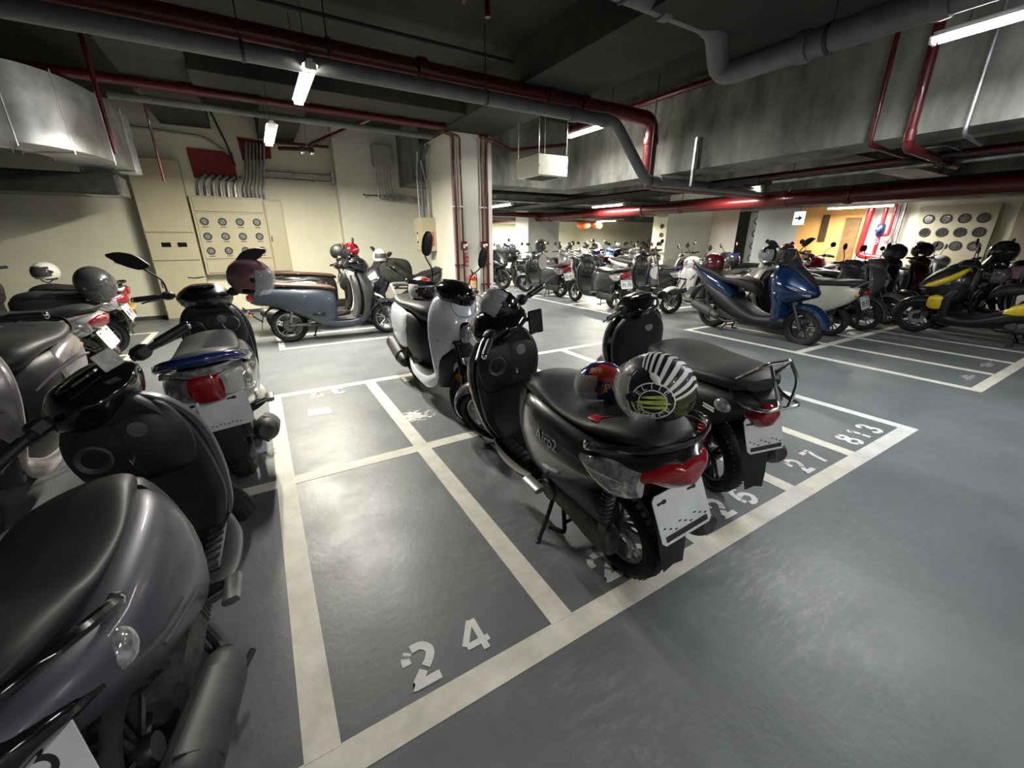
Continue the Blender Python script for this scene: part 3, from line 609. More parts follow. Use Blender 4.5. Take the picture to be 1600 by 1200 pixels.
# ------------------------------------------------------------------ helmets
def helmet(label, loc, rot=(0, 0, 0), shell=GLO, visor=SMK, size=.135, full=False, group=None, peak=False, visor_up=0.0, strap=True, name='helmet'):
    """origin at the rim plane centre, face towards +x"""
    t = thing(name, label, 'helmet', loc, tuple(math.radians(a) for a in rot), group)
    R_ = (size*1.12, size*.92, size*1.02)
    def sph(r, cut, face, n=40, m=26, off=0.0):
        vs, fs, idx = [], [], {}
        V = np.linspace(-PI/2, PI/2, m); U = np.linspace(-PI, PI, n, endpoint=False)
        for i, v in enumerate(V):
            for j, u in enumerate(U):
                z = (R_[2]+off)*math.sin(v)
                vs.append(((R_[0]+off)*math.cos(v)*math.cos(u), (R_[1]+off)*math.cos(v)*math.sin(u), z+size*.42))
        for i in range(m-1):
            for j in range(n):
                k = (j+1) % n; q = (i*n+j, i*n+k, (i+1)*n+k, (i+1)*n+j)
                vm = (V[i]+V[i+1])/2; um = U[j]+PI/n
                if cut(um, vm) and not face(um, vm): fs.append(q)
        return MB().add(vs, fs)
    low = -.62 if full else -.50
    cut = lambda u, v: v > low-(.28 if abs(u) > 1.9 else 0)
    face = (lambda u, v: abs(u) < 1.15 and -.22 < v < .42) if full else (lambda u, v: abs(u) < 1.2 and v < .40)
    def thick(mb):
        n0 = len(mb.v); c = Vector((0, 0, size*.42))
        inner = [tuple(c+(Vector(q)-c)*.955) for q in mb.v]
        edges = {}
        for f in mb.f:
            for a, b in zip(f, f[1:]+f[:1]): edges[(a, b)] = edges.get((a, b), 0)+1
        fs = list(mb.f); 
        out = [tuple(n0+i for i in reversed(f)) for f in fs]
        for (a, b) in edges:
            if (b, a) not in edges: out.append((b, a, n0+a, n0+b))
        mb.v += inner; mb.f += out; return mb
    sh = obj('shell', thick(sph(0, cut, face)), shell, t)
    obj('liner', MB().ell((0, 0, size*.42), (R_[0]*.93, R_[1]*.93, R_[2]*.93), 28, 16, -.5, PI/2), PLG, t)
    if visor:
        vmb = thick(sph(0, lambda u, v: abs(u) < 1.28 and (-.30 if full else -.80) < v < .55+.12*math.cos(u*1.2), lambda u, v: False, 56, 40, .008))
        if visor_up: vmb.tf(Matrix.Translation((0, 0, size*.42)) @ Matrix.Rotation(-math.radians(visor_up), 4, 'Y') @ Matrix.Translation((0, 0, -size*.42)))
        obj('visor', vmb, visor, t)
        obj('visor_pivot', MB().lathe([(0, .012), (.016, .01), (.02, 0), (.02, -.008)], 16, (R_[0]*.25, R_[1]*.97, size*.5)).lathe([(0, -.012), (.016, -.01), (.02, 0), (.02, .008)], 16, (R_[0]*.25, -R_[1]*.97, size*.5)), PLA, t)
    if peak: obj('peak', MB().loft([[(x, y*w, z+h) for y, h in ((-1, 0), (-.5, .012), (0, .018), (.5, .012), (1, 0), (0, .008))] for x, w, z in ((R_[0]*.85, R_[1]*.62, size*.88), (R_[0]*1.15, R_[1]*.5, size*.84), (R_[0]*1.4, R_[1]*.28, size*.76))], 3, 3), shell, t)
    if strap: obj('chin_strap', MB().tube([(.02, size*.75, .0), (.03, size*.5, -size*.35), (.03, 0, -size*.55), (.03, -size*.5, -size*.35), (.02, -size*.75, .0)], .007, 6, 4), PLA, t)
    t['R'] = 0.0; del t['R']
    return t, R_, sh
def on_helmet(mb, size, u0, v0, roll=0.0, off=.003, sub=.012):
    """wrap flat artwork (x right, y up) on a helmet shell, centred at azimuth u0 and elevation v0 (degrees)"""
    import bmesh
    bm = bmesh.new(); vs = [bm.verts.new(v) for v in mb.v]
    for f in mb.f:
        try: bm.faces.new([vs[i] for i in f])
        except ValueError: pass
    bmesh.ops.triangulate(bm, faces=bm.faces)
    for _ in range(6):
        es = [e for e in bm.edges if e.calc_length() > sub*1.6]
        if not es: break
        bmesh.ops.subdivide_edges(bm, edges=es, cuts=1); bmesh.ops.triangulate(bm, faces=bm.faces)
    c, s = math.cos(math.radians(roll)), math.sin(math.radians(roll)); out = []
    u0, v0 = math.radians(u0), math.radians(v0)
    n = Vector((math.cos(v0)*math.cos(u0), math.cos(v0)*math.sin(u0), math.sin(v0)))
    right = Vector((-math.sin(u0), math.cos(u0), 0)); up = n.cross(right)
    for v in bm.verts:
        a, b = v.co.x*c-v.co.y*s, v.co.x*s+v.co.y*c
        d = (n*size+right*a+up*b).normalized(); k = off+max(0, v.co.z)
        out.append((d.x*(size*1.12+k), d.y*(size*.92+k), d.z*(size*1.02+k)+size*.42))
    bm.verts.index_update(); r = MB(); r.add(out, [[v.index for v in f.verts] for f in bm.faces]); bm.free(); return r
# ------------------------------------------------------------------ setting: materials
def floor_mat():
    m = bpy.data.materials.new('epoxy_floor'); m.use_nodes = True; nt = m.node_tree; b = nt.nodes['Principled BSDF']; L = nt.links.new
    g = nt.nodes.new('ShaderNodeNewGeometry')
    def noise(s, d=5, r=.55):
        n = nt.nodes.new('ShaderNodeTexNoise'); n.inputs['Scale'].default_value = s; n.inputs['Detail'].default_value = d; n.inputs['Roughness'].default_value = r
        L(g.outputs['Position'], n.inputs['Vector']); return n
    def ramp(n, p0, p1, c0, c1):
        r = nt.nodes.new('ShaderNodeValToRGB'); r.color_ramp.elements[0].position = p0; r.color_ramp.elements[1].position = p1
        r.color_ramp.elements[0].color = (*c0, 1); r.color_ramp.elements[1].color = (*c1, 1); L(n.outputs['Fac'], r.inputs['Fac']); return r
    base = ramp(noise(.9), .3, .7, (.108, .119, .128), (.150, .163, .173))
    fine = ramp(noise(9, 6, .7), .35, .75, (.93, .93, .93), (1.1, 1.1, 1.08))
    mx = nt.nodes.new('ShaderNodeMix'); mx.data_type = 'RGBA'; mx.blend_type = 'MULTIPLY'; mx.inputs[0].default_value = 1
    L(base.outputs['Color'], mx.inputs[6]); L(fine.outputs['Color'], mx.inputs[7])
    worn = ramp(noise(1.5, 8, .72), .54, .72, (0, 0, 0), (1, 1, 1))
    grit = ramp(noise(38, 4, .8), .45, .62, (0, 0, 0), (1, 1, 1))
    ml = nt.nodes.new('ShaderNodeMath'); ml.operation = 'MULTIPLY'; L(worn.outputs['Color'], ml.inputs[0]); L(grit.outputs['Color'], ml.inputs[1])
    ml2 = nt.nodes.new('ShaderNodeMath'); ml2.operation = 'MULTIPLY'; ml2.inputs[1].default_value = .42; L(ml.outputs[0], ml2.inputs[0])
    def wear(cx, cy, R_):
        sb = nt.nodes.new('ShaderNodeVectorMath'); sb.operation = 'DISTANCE'; L(g.outputs['Position'], sb.inputs[0]); sb.inputs[1].default_value = (cx, cy, 0)
        mr = nt.nodes.new('ShaderNodeMapRange'); L(sb.outputs['Value'], mr.inputs[0]); mr.inputs[1].default_value = R_; mr.inputs[2].default_value = R_*.15; mr.inputs[3].default_value = 0; mr.inputs[4].default_value = 1
        return mr.outputs[0]
    acc = ml2.outputs[0]; st = nt.nodes.new('ShaderNodeTexNoise'); mp = nt.nodes.new('ShaderNodeMapping'); mp.inputs['Rotation'].default_value = (0, 0, .5); mp.inputs['Scale'].default_value = (9, 34, 1)
    L(g.outputs['Position'], mp.inputs['Vector']); L(mp.outputs[0], st.inputs['Vector']); st.inputs['Scale'].default_value = 1; st.inputs['Detail'].default_value = 7; st.inputs['Roughness'].default_value = .75
    sr = ramp(st, .48, .66, (0, 0, 0), (1, 1, 1))
    for cx, cy, R_, k_ in ((1.81, 0.67, 0.45, 0.55), (1.68, 0.39, 0.40, 0.40), (0.13, 3.25, 0.55, 0.50), (0.83, 3.40, 0.50, 0.30), (0.78, 0.68, 0.35, 0.30), (0.88, 1.47, 0.50, 0.30), (2.46, 0.58, 0.60, 0.20)):
        a = nt.nodes.new('ShaderNodeMath'); a.operation = 'MULTIPLY'; L(wear(cx, cy, R_), a.inputs[0]); L(sr.outputs['Color'], a.inputs[1])
        b2 = nt.nodes.new('ShaderNodeMath'); b2.operation = 'MULTIPLY_ADD'; L(a.outputs[0], b2.inputs[0]); b2.inputs[1].default_value = k_; L(acc, b2.inputs[2]); b2.use_clamp = True; acc = b2.outputs[0]
    m2 = nt.nodes.new('ShaderNodeMix'); m2.data_type = 'RGBA'; L(acc, m2.inputs[0]); L(mx.outputs[2], m2.inputs[6]); m2.inputs[7].default_value = (.36, .36, .335, 1)
    L(m2.outputs[2], b.inputs['Base Color'])
    rr = nt.nodes.new('ShaderNodeMapRange'); L(noise(2.2, 6, .6).outputs['Fac'], rr.inputs[0]); rr.inputs[1].default_value = .3; rr.inputs[2].default_value = .7; rr.inputs[3].default_value = .36; rr.inputs[4].default_value = .52
    L(rr.outputs[0], b.inputs['Roughness'])
    bp = nt.nodes.new('ShaderNodeBump'); bp.inputs['Strength'].default_value = .12; bp.inputs['Distance'].default_value = .01; L(noise(26, 5, .6).outputs['Fac'], bp.inputs['Height']); L(bp.outputs['Normal'], b.inputs['Normal'])
    return m
def wall_mat(name, c0, c1, scale=1.2, rough=.65, bump=.05, vert=False):
    m = bpy.data.materials.new(name); m.use_nodes = True; nt = m.node_tree; b = nt.nodes['Principled BSDF']; L = nt.links.new
    g = nt.nodes.new('ShaderNodeNewGeometry'); mp = nt.nodes.new('ShaderNodeMapping'); L(g.outputs['Position'], mp.inputs['Vector'])
    mp.inputs['Scale'].default_value = (1, 1, .35) if vert else (1, 1, 1)
    n = nt.nodes.new('ShaderNodeTexNoise'); n.inputs['Scale'].default_value = scale; n.inputs['Detail'].default_value = 8; n.inputs['Roughness'].default_value = .62; L(mp.outputs[0], n.inputs['Vector'])
    r = nt.nodes.new('ShaderNodeValToRGB'); r.color_ramp.elements[0].position = .34; r.color_ramp.elements[1].position = .68
    r.color_ramp.elements[0].color = (*c0, 1); r.color_ramp.elements[1].color = (*c1, 1); L(n.outputs['Fac'], r.inputs['Fac']); L(r.outputs['Color'], b.inputs['Base Color'])
    b.inputs['Roughness'].default_value = rough
    bp = nt.nodes.new('ShaderNodeBump'); bp.inputs['Strength'].default_value = bump; bp.inputs['Distance'].default_value = .02; L(n.outputs['Fac'], bp.inputs['Height']); L(bp.outputs['Normal'], b.inputs['Normal'])
    return m
FLOOR = floor_mat()
CREAM = wall_mat('cream_wall_paint', (.66, .64, .50), (.74, .72, .59))
PALE = wall_mat('pale_wall_paint', (.66, .65, .56), (.73, .72, .64))
GREYW = wall_mat('grey_white_wall_paint', (.44, .45, .42), (.52, .53, .50))
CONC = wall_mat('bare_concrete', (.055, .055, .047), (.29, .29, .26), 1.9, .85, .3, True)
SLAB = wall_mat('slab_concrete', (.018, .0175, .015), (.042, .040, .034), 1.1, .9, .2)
ORNG = wall_mat('orange_wall_paint', (.78, .42, .12), (.86, .48, .15))
BEIG = wall_mat('beige_cabinet_paint', (.42, .385, .27), (.46, .42, .30), 2.5, .45, .02)
LINE = wall_mat('line_paint_cream', (.60, .58, .49), (.80, .77, .68), 7, .55, .1)
LINW = wall_mat('line_paint_white', (.55, .56, .53), (.70, .71, .68), 7, .5, .1)
REDP = paint('pipe_red', (.085, .006, .008), .35, .3)
REDW = mat('red_fire_board', (.20, .022, .020), .7, noise=.15, nscale=5)
GAL = mat('galvanised_steel', (.42, .43, .44), .42, metal=.85, noise=.35, nscale=7, bump=.05)
DUCT = mat('duct_sheet_metal', (.72, .73, .75), .42, metal=.75, noise=.30, nscale=3.2, bump=.25)
PVC = mat('grey_drain_pipe', (.13, .135, .135), .38, noise=.15, nscale=6)
DARKM = mat('dark_steel', (.035, .035, .035), .6, noise=.3, nscale=8)
TUBE = mat('lamp_tube_glow', (1, 1, 1), .5, emis=(1, .97, .88), estr=34)
TUBEC = mat('lamp_tube_cool_glow', (1, 1, 1), .5, emis=(.95, .98, 1), estr=34)
WHM = mat('white_enamel', (.75, .75, .72), .4, noise=.05)
BLKH = mat('dark_hole', (.03, .03, .03), .7, noise=.2)
GLASSM = mat('meter_glass', (.20, .21, .22), .15, coat=.8, noise=.25, nscale=25)
SIGNR = mat('sign_red', (.55, .03, .02), .5, noise=.06)
SIGNW = mat('sign_white', (.8, .8, .78), .5, noise=.04)

# ------------------------------------------------------------------ shell
struct('floor', MB().box(-9, -4, -.1, 21, 21, 0), FLOOR)
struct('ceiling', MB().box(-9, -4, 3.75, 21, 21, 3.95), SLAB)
struct('wall_back', MB().box(-9, 10.5, 0, 1.75, 10.7, 3.75), CREAM)
struct('wall_back_bay', MB().box(1.75, 10.2, 0, 4.7, 10.7, 3.75), PALE)
struct('wall_left', MB().box(-9.2, -4, 0, -9, 10.7, 3.75), GREYW)
struct('wall_front', MB().box(-9, -4.2, 0, 21, -4, 3.75), GREYW)
struct('wall_right', MB().box(21, -4.2, 0, 21.2, 21, 3.75), GREYW)
struct('wall_far', MB().box(4.5, 16.8, 0, 21, 17.0, 3.75), CREAM)
struct('wall_far_left', MB().box(4.5, 10.7, 0, 4.7, 18, 3.75), PALE)
struct('baseboard_back', MB().box(-9, 10.485, 0, 1.75, 10.5, .07).box(1.74, 10.185, 0, 4.7, 10.2, .07), PLG)
struct('pillar', MB().box(3.31, 7.73, 0, 4.19, 9.0, 3.75, .02), PALE)
struct('wall_right_meters', MB().box(14, .2, 0, 14.2, 4.35, 3.75), CREAM)
struct('wall_right_near', MB().box(13.95, -4, 0, 14.2, .2, 3.75), CREAM)
# beams
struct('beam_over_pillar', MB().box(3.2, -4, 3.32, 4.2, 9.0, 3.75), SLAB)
struct('beam_cross', MB().box(4.19, 7.75, 2.51, 6.06, 8.5, 3.75), CONC)
struct('beam_right', MB().box(6.05, -4, 2.52, 6.75, 8.5, 3.75), CONC)
struct('beam_behind_pillar', MB().box(3.1, 9.0, 2.62, 3.7, 10.2, 3.75), CONC)
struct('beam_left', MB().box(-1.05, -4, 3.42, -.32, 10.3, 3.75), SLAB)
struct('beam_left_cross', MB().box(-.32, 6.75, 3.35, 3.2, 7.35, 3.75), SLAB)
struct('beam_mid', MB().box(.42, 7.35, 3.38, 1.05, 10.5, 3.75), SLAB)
struct('beam_far_hall', MB().box(6.75, 12.2, 2.42, 21, 12.9, 3.75), CONC)
struct('beam_far_hall', MB().box(4.7, 16.3, 2.38, 21, 16.8, 3.75), CONC)
struct('beam_far_hall', MB().box(13.2, -4, 2.35, 13.8, 12.2, 3.75), CONC)
struct('beam_far_hall', MB().box(6.75, 3.4, 2.75, 13.2, 4.0, 3.75), CONC)
struct('beam_far_hall', MB().box(9.8, -4, 2.70, 10.4, 12.2, 3.75), CONC)

# painted lines on the floor
def strip(x0, y0, x1, y1, m=None, z=.0015):
    return struct('floor_line', MB().box(min(x0, x1), min(y0, y1), 0, max(x0, x1), max(y0, y1), z), m or LINE)
strip(-2.4, .88, 3.45, .985); strip(3.45, .88, 4.50, .985, LINW)
strip(-2.4, 2.67, 4.4, 2.775, z=.0018); strip(-2.4, 4.45, 4.50, 4.55)
for x, m_ in ((-1.0, None), (-.09, None), (.835, None), (1.755, None), (2.665, None), (3.53, None)): strip(x-.053, .98, x+.053, 4.45, z=.0026)
strip(4.40, .985, 4.50, 4.45, LINW, .0026)
for x in (6.27, 7.2, 8.1, 9.02, 9.93, 10.84, 11.75): strip(x-.05, .97, x+.05, 4.40, z=.0026)
strip(6.22, .87, 12.5, .97); strip(6.32, 2.62, 12.5, 2.72, z=.0032); strip(6.22, 4.40, 12.5, 4.50)
strip(6.22, 6.05, 12.5, 6.15); strip(6.22, 9.55, 12.5, 9.65); strip(6.32, 7.8, 12.5, 7.9, z=.0032)
for x in (6.27, 7.2, 8.1, 9.02, 9.93, 10.84): strip(x-.045, 6.15, x+.045, 9.55, z=.0026)
strip(.05, 6.55, 1.85, 6.63); strip(.05, 7.45, 1.85, 7.52); strip(.05, 8.35, 3.1, 8.42); strip(.05, 6.63, .13, 9.2, z=.0026); strip(1.78, 6.63, 1.86, 9.2, z=.0026)
strip(-1.75, 5.4, -1.66, 9.0); strip(-4.2, 6.3, -1.75, 6.38); strip(-4.2, 7.3, -1.75, 7.38); strip(-4.2, 8.92, -1.66, 9.0, z=.0026)

# stencilled bay numbers
DIG = {
 '0': [[(.15, .1), (0, .3), (0, .7), (.15, .9)], [(.85, .9), (1, .7), (1, .3), (.85, .1)], [(.3, 0), (.5, -.02), (.7, 0)], [(.3, 1), (.5, 1.02), (.7, 1)]],
 '1': [[(.25, .82), (.55, 1), (.55, .45)], [(.55, .36), (.55, 0)]],
 '2': [[(.02, .62), (.03, .80), (.18, .95)], [(.32, 1.0), (.68, 1.0), (.92, .85), (.95, .68), (.80, .50), (.62, .38)], [(.50, .30), (.1, .02), (.0, .02)], [(.06, 0), (1.0, 0)]],
 '3': [[(.02, .80), (.2, .97), (.6, 1.0), (.88, .85), (.85, .65), (.6, .55)], [(.5, .50), (.9, .42), (1.0, .22), (.8, .03), (.45, -.02)], [(.32, .0), (.1, .08), (.0, .22)]],
 '4': [[(.62, 1), (.0, .32)], [(.05, .28), (1, .28)], [(.72, 1), (.72, .36)], [(.72, .2), (.72, 0)]],
 '5': [[(.95, 1), (.15, 1), (.08, .55)], [(.12, .55), (.6, .62), (.98, .42), (.95, .15), (.6, -.02), (.35, -.02)], [(.2, .02), (.0, .15)]],
 '6': [[(.85, .95), (.5, 1.0), (.12, .75), (0, .4), (.08, .12)], [(.2, .03), (.5, -.03), (.85, .08), (1, .3), (.8, .52), (.5, .56), (.22, .48)]],
 '7': [[(.0, 1), (.55, 1)], [(.68, 1), (1, 1), (.72, .6), (.5, 0)]],
 '8': [[(.5, .55), (.15, .68), (.12, .88), (.4, 1.0)], [(.6, 1.0), (.88, .86), (.82, .66), (.5, .52), (.1, .40), (.0, .2), (.25, 0)], [(.4, -.03), (.8, 0), (1, .2), (.85, .42), (.62, .5)]],
}
def digit(ch, ox, oy, w, h, sw=.33, ang=0.0, z=.0022):
    m = MB(); c, s = math.cos(ang), math.sin(ang)
    if ch == '4': sw = .26
    for k_, st in enumerate(DIG[ch]):
        z += .0002
        P = smooth_open([(a*w, b*h, 0) for a, b in st], 3) if len(st) > 2 else np.array([(a*w, b*h, 0) for a, b in st])
        T = np.gradient(P, axis=0); T /= np.linalg.norm(T, axis=1)[:, None]; N = np.stack([-T[:, 1], T[:, 0], T[:, 2]], 1)*w*sw*.5
        rows = [[a, b] for a, b in zip(P+N, P-N)]
        for r0, r1 in zip(rows[:-1], rows[1:]):
            q = [(r0[0], z), (r0[1], z), (r1[1], z), (r1[0], z), (r0[0], 0), (r0[1], 0), (r1[1], 0), (r1[0], 0)]
            m.add([(ox+c*p[0]-s*p[1], oy+s*p[0]+c*p[1], zz) for p, zz in q], [(0, 1, 2, 3), (0, 4, 5, 1), (3, 2, 6, 7), (0, 3, 7, 4), (1, 5, 6, 2)])
    return m
NUMP = wall_mat('number_paint_white', (.66, .66, .63), (.82, .82, .79), 9, .55, .1)
def number(label, chars, x, y, pitch, w=.10, h=.145, flip=False, mt=None):
    t = thing('painted_bay_number', label, 'painted number', (x, y, 0))
    for i, c in enumerate(chars):
        a = PI if flip else 0; px = -i*pitch if flip else i*pitch
        obj('digit', digit(c, px, 0, w, h, ang=a), mt or NUMP, t)
    return t
number('white painted number 24 in the empty front bay', '24', .215, 1.03, .22)
number('white painted number 25 half hidden under the black scooter rear wheel', '25', 1.14, 1.04, .22)
number('white painted number 26 behind the rear wheel of the black scooter with the chrome rack', '26', 2.04, 1.03, .235)
number('white painted number 27 in the empty bay beside the last one', '27', 2.96, 1.03, .235)
number('white painted number 813 in the end bay of the front row', '813', 3.735, 1.03, .19, w=.10)
number('worn upside-down number 32 by the far edge of the empty middle bay', '32', .54, 4.43, .21, flip=True)
number('worn upside-down number 31 behind the white scooter', '31', 1.46, 4.43, .21, flip=True)
FADE = wall_mat('number_paint_faded', (.24, .245, .235), (.40, .40, .38), 14, .6, .1)
number('worn upside-down number 30 on the floor left of the black handlebars of the rack scooter', '30', 2.38, 4.43, .21, flip=True)
FADE = wall_mat('number_paint_faded', (.24, .245, .235), (.40, .40, .38), 14, .6, .1)
tag(obj('tape_patch', MB().prism([(.15, 3.80), (.34, 3.76), (.35, 3.93), (.16, 3.97)], .0016, 'xy', .0008), mat('worn_tape', (.42, .44, .44), .4, noise=.25, nscale=25)), 'pale rectangular tape patch on the floor of the empty middle bay', 'patch')
def splat(label, cx, cy, n, rx, ry, m_):
    m = MB(); rnd = random.Random(int(cx*100))
    for i in range(n):
        a = rnd.uniform(0, 2*PI); d = rnd.random()**.8; px, py = cx+math.cos(a)*rx*d, cy+math.sin(a)*ry*d; r = rnd.uniform(.006, .035)*(1.25-d)
        k = rnd.randint(6, 9); m.prism([(px+r*rnd.uniform(.5, 1.5)*math.cos(q)*1.5, py+r*rnd.uniform(.5, 1.2)*math.sin(q)) for q in np.linspace(0, 2*PI, k, endpoint=False)], .0008+i*.00002, 'xy', .0006+i*.00001)
    return tag(obj('paint_spill', m, m_), label, 'stain', None, 'stuff')
splat('white chalky spill on the floor beside the white scooter front wheel', .98, 3.32, 70, .17, .16, LINW)
splat('worn-away pale number smudge in the nearest empty bay of the right block', 6.80, 1.10, 60, .20, .06, FADE)
splat('worn-away pale number smudge in the second empty bay of the right block', 7.72, 1.12, 60, .20, .06, FADE)
tag(obj('floor_stud', MB().lathe([(0, .008), (.008, .007), (.012, .002), (.012, 0)], 14, (-.105, .905, .002), 'z'), DARKM), 'small dark stud in the corner of the near painted line', 'stud')

# far hall walls and piers (built where they stand)
struct('pier_far', MB().box(8.55, 13.1, 0, 9.95, 14.0, 3.75, .02), GREYW)
struct('pier_far', MB().box(11.3, 7.75, 0, 12.6, 9.3, 3.75, .02), PALE)
struct('wall_far_meters', MB().box(14.0, 9.0, 0, 14.2, 12.2, 3.75), CREAM)
struct('wall_far_end', MB().box(14.2, 12.0, 0, 16.0, 12.2, 3.75), CREAM)
struct('wall_lift_lobby', MB().box(16.5, 3.0, 0, 16.7, 12.2, 3.75), GREYW)
struct('wall_orange', MB().box(14.0, 5.15, 0, 14.12, 6.75, 3.0), ORNG)
struct('wall_orange_return', MB().box(14.0, 6.75, 0, 14.12, 8.0, 3.0), GREYW)
struct('wall_white_strip', MB().box(14.0, 4.35, 0, 14.12, 5.15, 3.0), WHM)
struct('door_1', MB().box(13.96, 5.2, 0, 14.0, 5.55, 2.05, .006), mat('brown_door', (.20, .11, .04), .5, noise=.2))
# ------------------------------------------------------------------ light fixtures (each lamp carries its own light)
def lamp(i, x, y, z, L_, d, W, colr, label):
    t = thing('ceiling_lamp', label, 'lamp', (x, y, z), (0, 0, 0 if d == 'y' else PI/2), 'fluorescent ceiling lamps')
    h = L_/2; cool = colr[2] >= 1
    obj('lamp_housing', MB().loft([[(-.03, yy, .035), (-.022, yy, .065), (.022, yy, .065), (.03, yy, .035), (.012, yy, .03), (-.012, yy, .03)] for yy in (-h, -h*.5, 0, h*.5, h)], 1, 1), WHM, t)
    obj('reflector', MB().add([(-.03, -h, .04), (-.065, -h, .02), (-.065, h, .02), (-.03, h, .04), (.03, -h, .04), (.065, -h, .02), (.065, h, .02), (.03, h, .04)], [(0, 1, 2, 3), (4, 5, 6, 7)]), WHM, t)
    for s in (-1, 1):
        obj('tube', MB().lathe([(0, -h+.03), (.013, -h+.03), (.013, h-.03), (0, h-.03)], 12, (s*.032, 0, 0), 'y'), TUBEC if cool else TUBE, t)
        obj('end_cap', MB().box(-.05, s*h-.012, -.02, .05, s*h+.012, .04, .006), WHM, t)
        obj('hanger_rod', MB().tube([(0, s*h*.7, .06), (0, s*h*.7, 3.75-z)], .004, 5, 1), DARKM, t)
    ld = bpy.data.lights.new('tube_light', 'AREA'); ld.shape = 'RECTANGLE'; ld.size = .07; ld.size_y = L_-.06
    ld.energy = W; ld.color = colr; ld.spread = math.radians(172)
    lo = bpy.data.objects.new('tube_light', ld); lo.location = (0, 0, -.018); link(lo, t)
for i, a in enumerate(LAMPS): lamp(i, *a)

# ------------------------------------------------------------------ pipes
def pipe(name, label, pts, r, m, n=14, bend=.16, cat='pipe', couplings=(), group=None):
    t = thing(name, label, cat, (0, 0, 0), group=group)
    obj('pipe_run', MB().poly_tube(pts, r, n, bend), m, t)
    for (x, y, z, ax) in couplings:
        obj('coupling', MB().lathe([(r, -.05), (r*1.16, -.05), (r*1.2, 0), (r*1.16, .05), (r, .05)], 16, (x, y, z), ax), m, t)
    return t
def hangers(t, spots, m=DARKM):
    for x, y, z, r, ax in spots:
        mb = MB().tube([(x, y, z+r), (x, y, 3.76)], .007, 6, 1)
        mb.lathe([(r*1.02, -.015), (r*1.10, -.015), (r*1.10, .015), (r*1.02, .015)], 16, (x, y, z), ax)
        obj('hanger', mb, m, t)
p = pipe('sprinkler_main_pipe', 'thick dark red pipe crossing the ceiling and turning down by the concrete beam', [(-8.9, 5.1, 3.25), (5.62, 5.13, 3.25), (5.62, 5.13, 2.36), (5.95, 5.13, 2.36), (8.7, 5.13, 2.36)], .10, REDP, 18, .2, couplings=[(-2.0, 5.1, 3.25, 'x'), (1.9, 5.1, 3.25, 'x'), (4.2, 5.1, 3.25, 'x'), (5.62, 5.13, 2.95, 'z')])
hangers(p, [(-3, 5.1, 3.25, .10, 'x'), (.95, 5.1, 3.25, .10, 'x'), (3.6, 5.1, 3.25, .10, 'x')])
p = pipe('drain_pipe', 'grey drain pipe under the thick red pipe, dropping diagonally beside the beam', [(-8.9, 4.93, 3.05), (4.66, 4.93, 3.05), (5.38, 4.93, 2.36), (5.9, 4.93, 2.36), (8.6, 4.93, 2.36)], .075, PVC, 16, .12, couplings=[(3.9, 4.93, 3.05, 'x'), (4.45, 4.93, 3.05, 'x'), (5.7, 4.93, 2.36, 'x')])
hangers(p, [(.2, 4.93, 3.05, .075, 'x'), (2.6, 4.93, 3.05, .075, 'x'), (5.45, 4.93, 2.36, .075, 'x')])
pipe('conduit', 'thin dark conduit above the thick red pipe', [(-8.9, 5.3, 3.6), (3.18, 5.3, 3.6)], .025, DARKM, 8)
p = pipe('sprinkler_branch_pipe', 'red pipe running along the back to the top of the pillar', [(-8.9, 7.62, 3.38), (3.18, 7.62, 3.34)], .055, REDP, 14, .1, couplings=[(2.4, 7.62, 3.345, 'x'), (-.4, 7.62, 3.36, 'x')])
pipe('conduit', 'dark grey pipe just below the red pipe at the back', [(-1.25, 7.72, 3.2), (3.0, 7.72, 3.19)], .045, PVC, 12)
p = pipe('drain_pipe', 'grey drain pipe with two elbows at the top right, running along the beam', [(-1.0, 3.1, 3.42), (3.95, 3.1, 3.42), (4.08, 3.06, 3.36), (4.42, 3.2, 3.09), (4.42, -3.9, 3.03)], .105, PVC, 20, .16, couplings=[(3.4, 3.1, 3.42, 'x'), (4.42, 2.4, 3.085, 'y'), (4.42, 1.5, 3.08, 'y')])
hangers(p, [(2.9, 3.1, 3.42, .105, 'x'), (4.42, 2.2, 3.08, .105, 'y')])
p = pipe('sprinkler_branch_pipe', 'red pipe high along the face of the concrete beam', [(5.88, -3.9, 3.6), (5.88, 7.6, 3.6)], .045, REDP, 12)
pipe('sprinkler_branch_pipe', 'thin red pipe below the ceiling from the pillar top to the cross beam', [(3.9, 7.66, 3.3), (4.6, 7.66, 3.12), (5.9, 7.66, 3.35)], .03, REDP, 10, .08)
pipe('sprinkler_drop_pipe', 'bright red pipe down the concrete beam below the long tube light', [(5.92, 2.0, 3.55), (5.96, 2.0, 2.40), (7.6, 2.0, 2.36)], .045, REDP, 14, .08, couplings=[(5.96, 2.0, 2.5, 'z')])
pipe('sprinkler_drop_pipe', 'thinner red pipe down the concrete beam, left of the bright one', [(5.98, 2.34, 3.5), (5.99, 2.34, 2.48), (7.6, 2.34, 2.44)], .025, REDP, 10, .06)
pipe('conduit', 'grey conduit down the concrete beam at the upper right', [(6.0, 1.6, 3.74), (6.0, 1.6, 2.45), (6.6, 1.6, 2.42)], .018, GAL, 8, .06)
tag(obj('cable_strut', MB().box(5.98, 4.55, 2.28, 6.02, 4.59, 2.95, .004), GAL), 'perforated metal strut standing beside the red pipe elbow', 'bracket')
p = pipe('sprinkler_main_pipe', 'thick dark red main pipe hanging low through the far hall', [(8.95, -3.9, 2.22), (8.95, 17.9, 2.22)], .125, REDP, 18, couplings=[(8.95, 3.6, 2.22, 'y'), (8.95, 8.2, 2.22, 'y'), (8.95, 12.3, 2.22, 'y')])
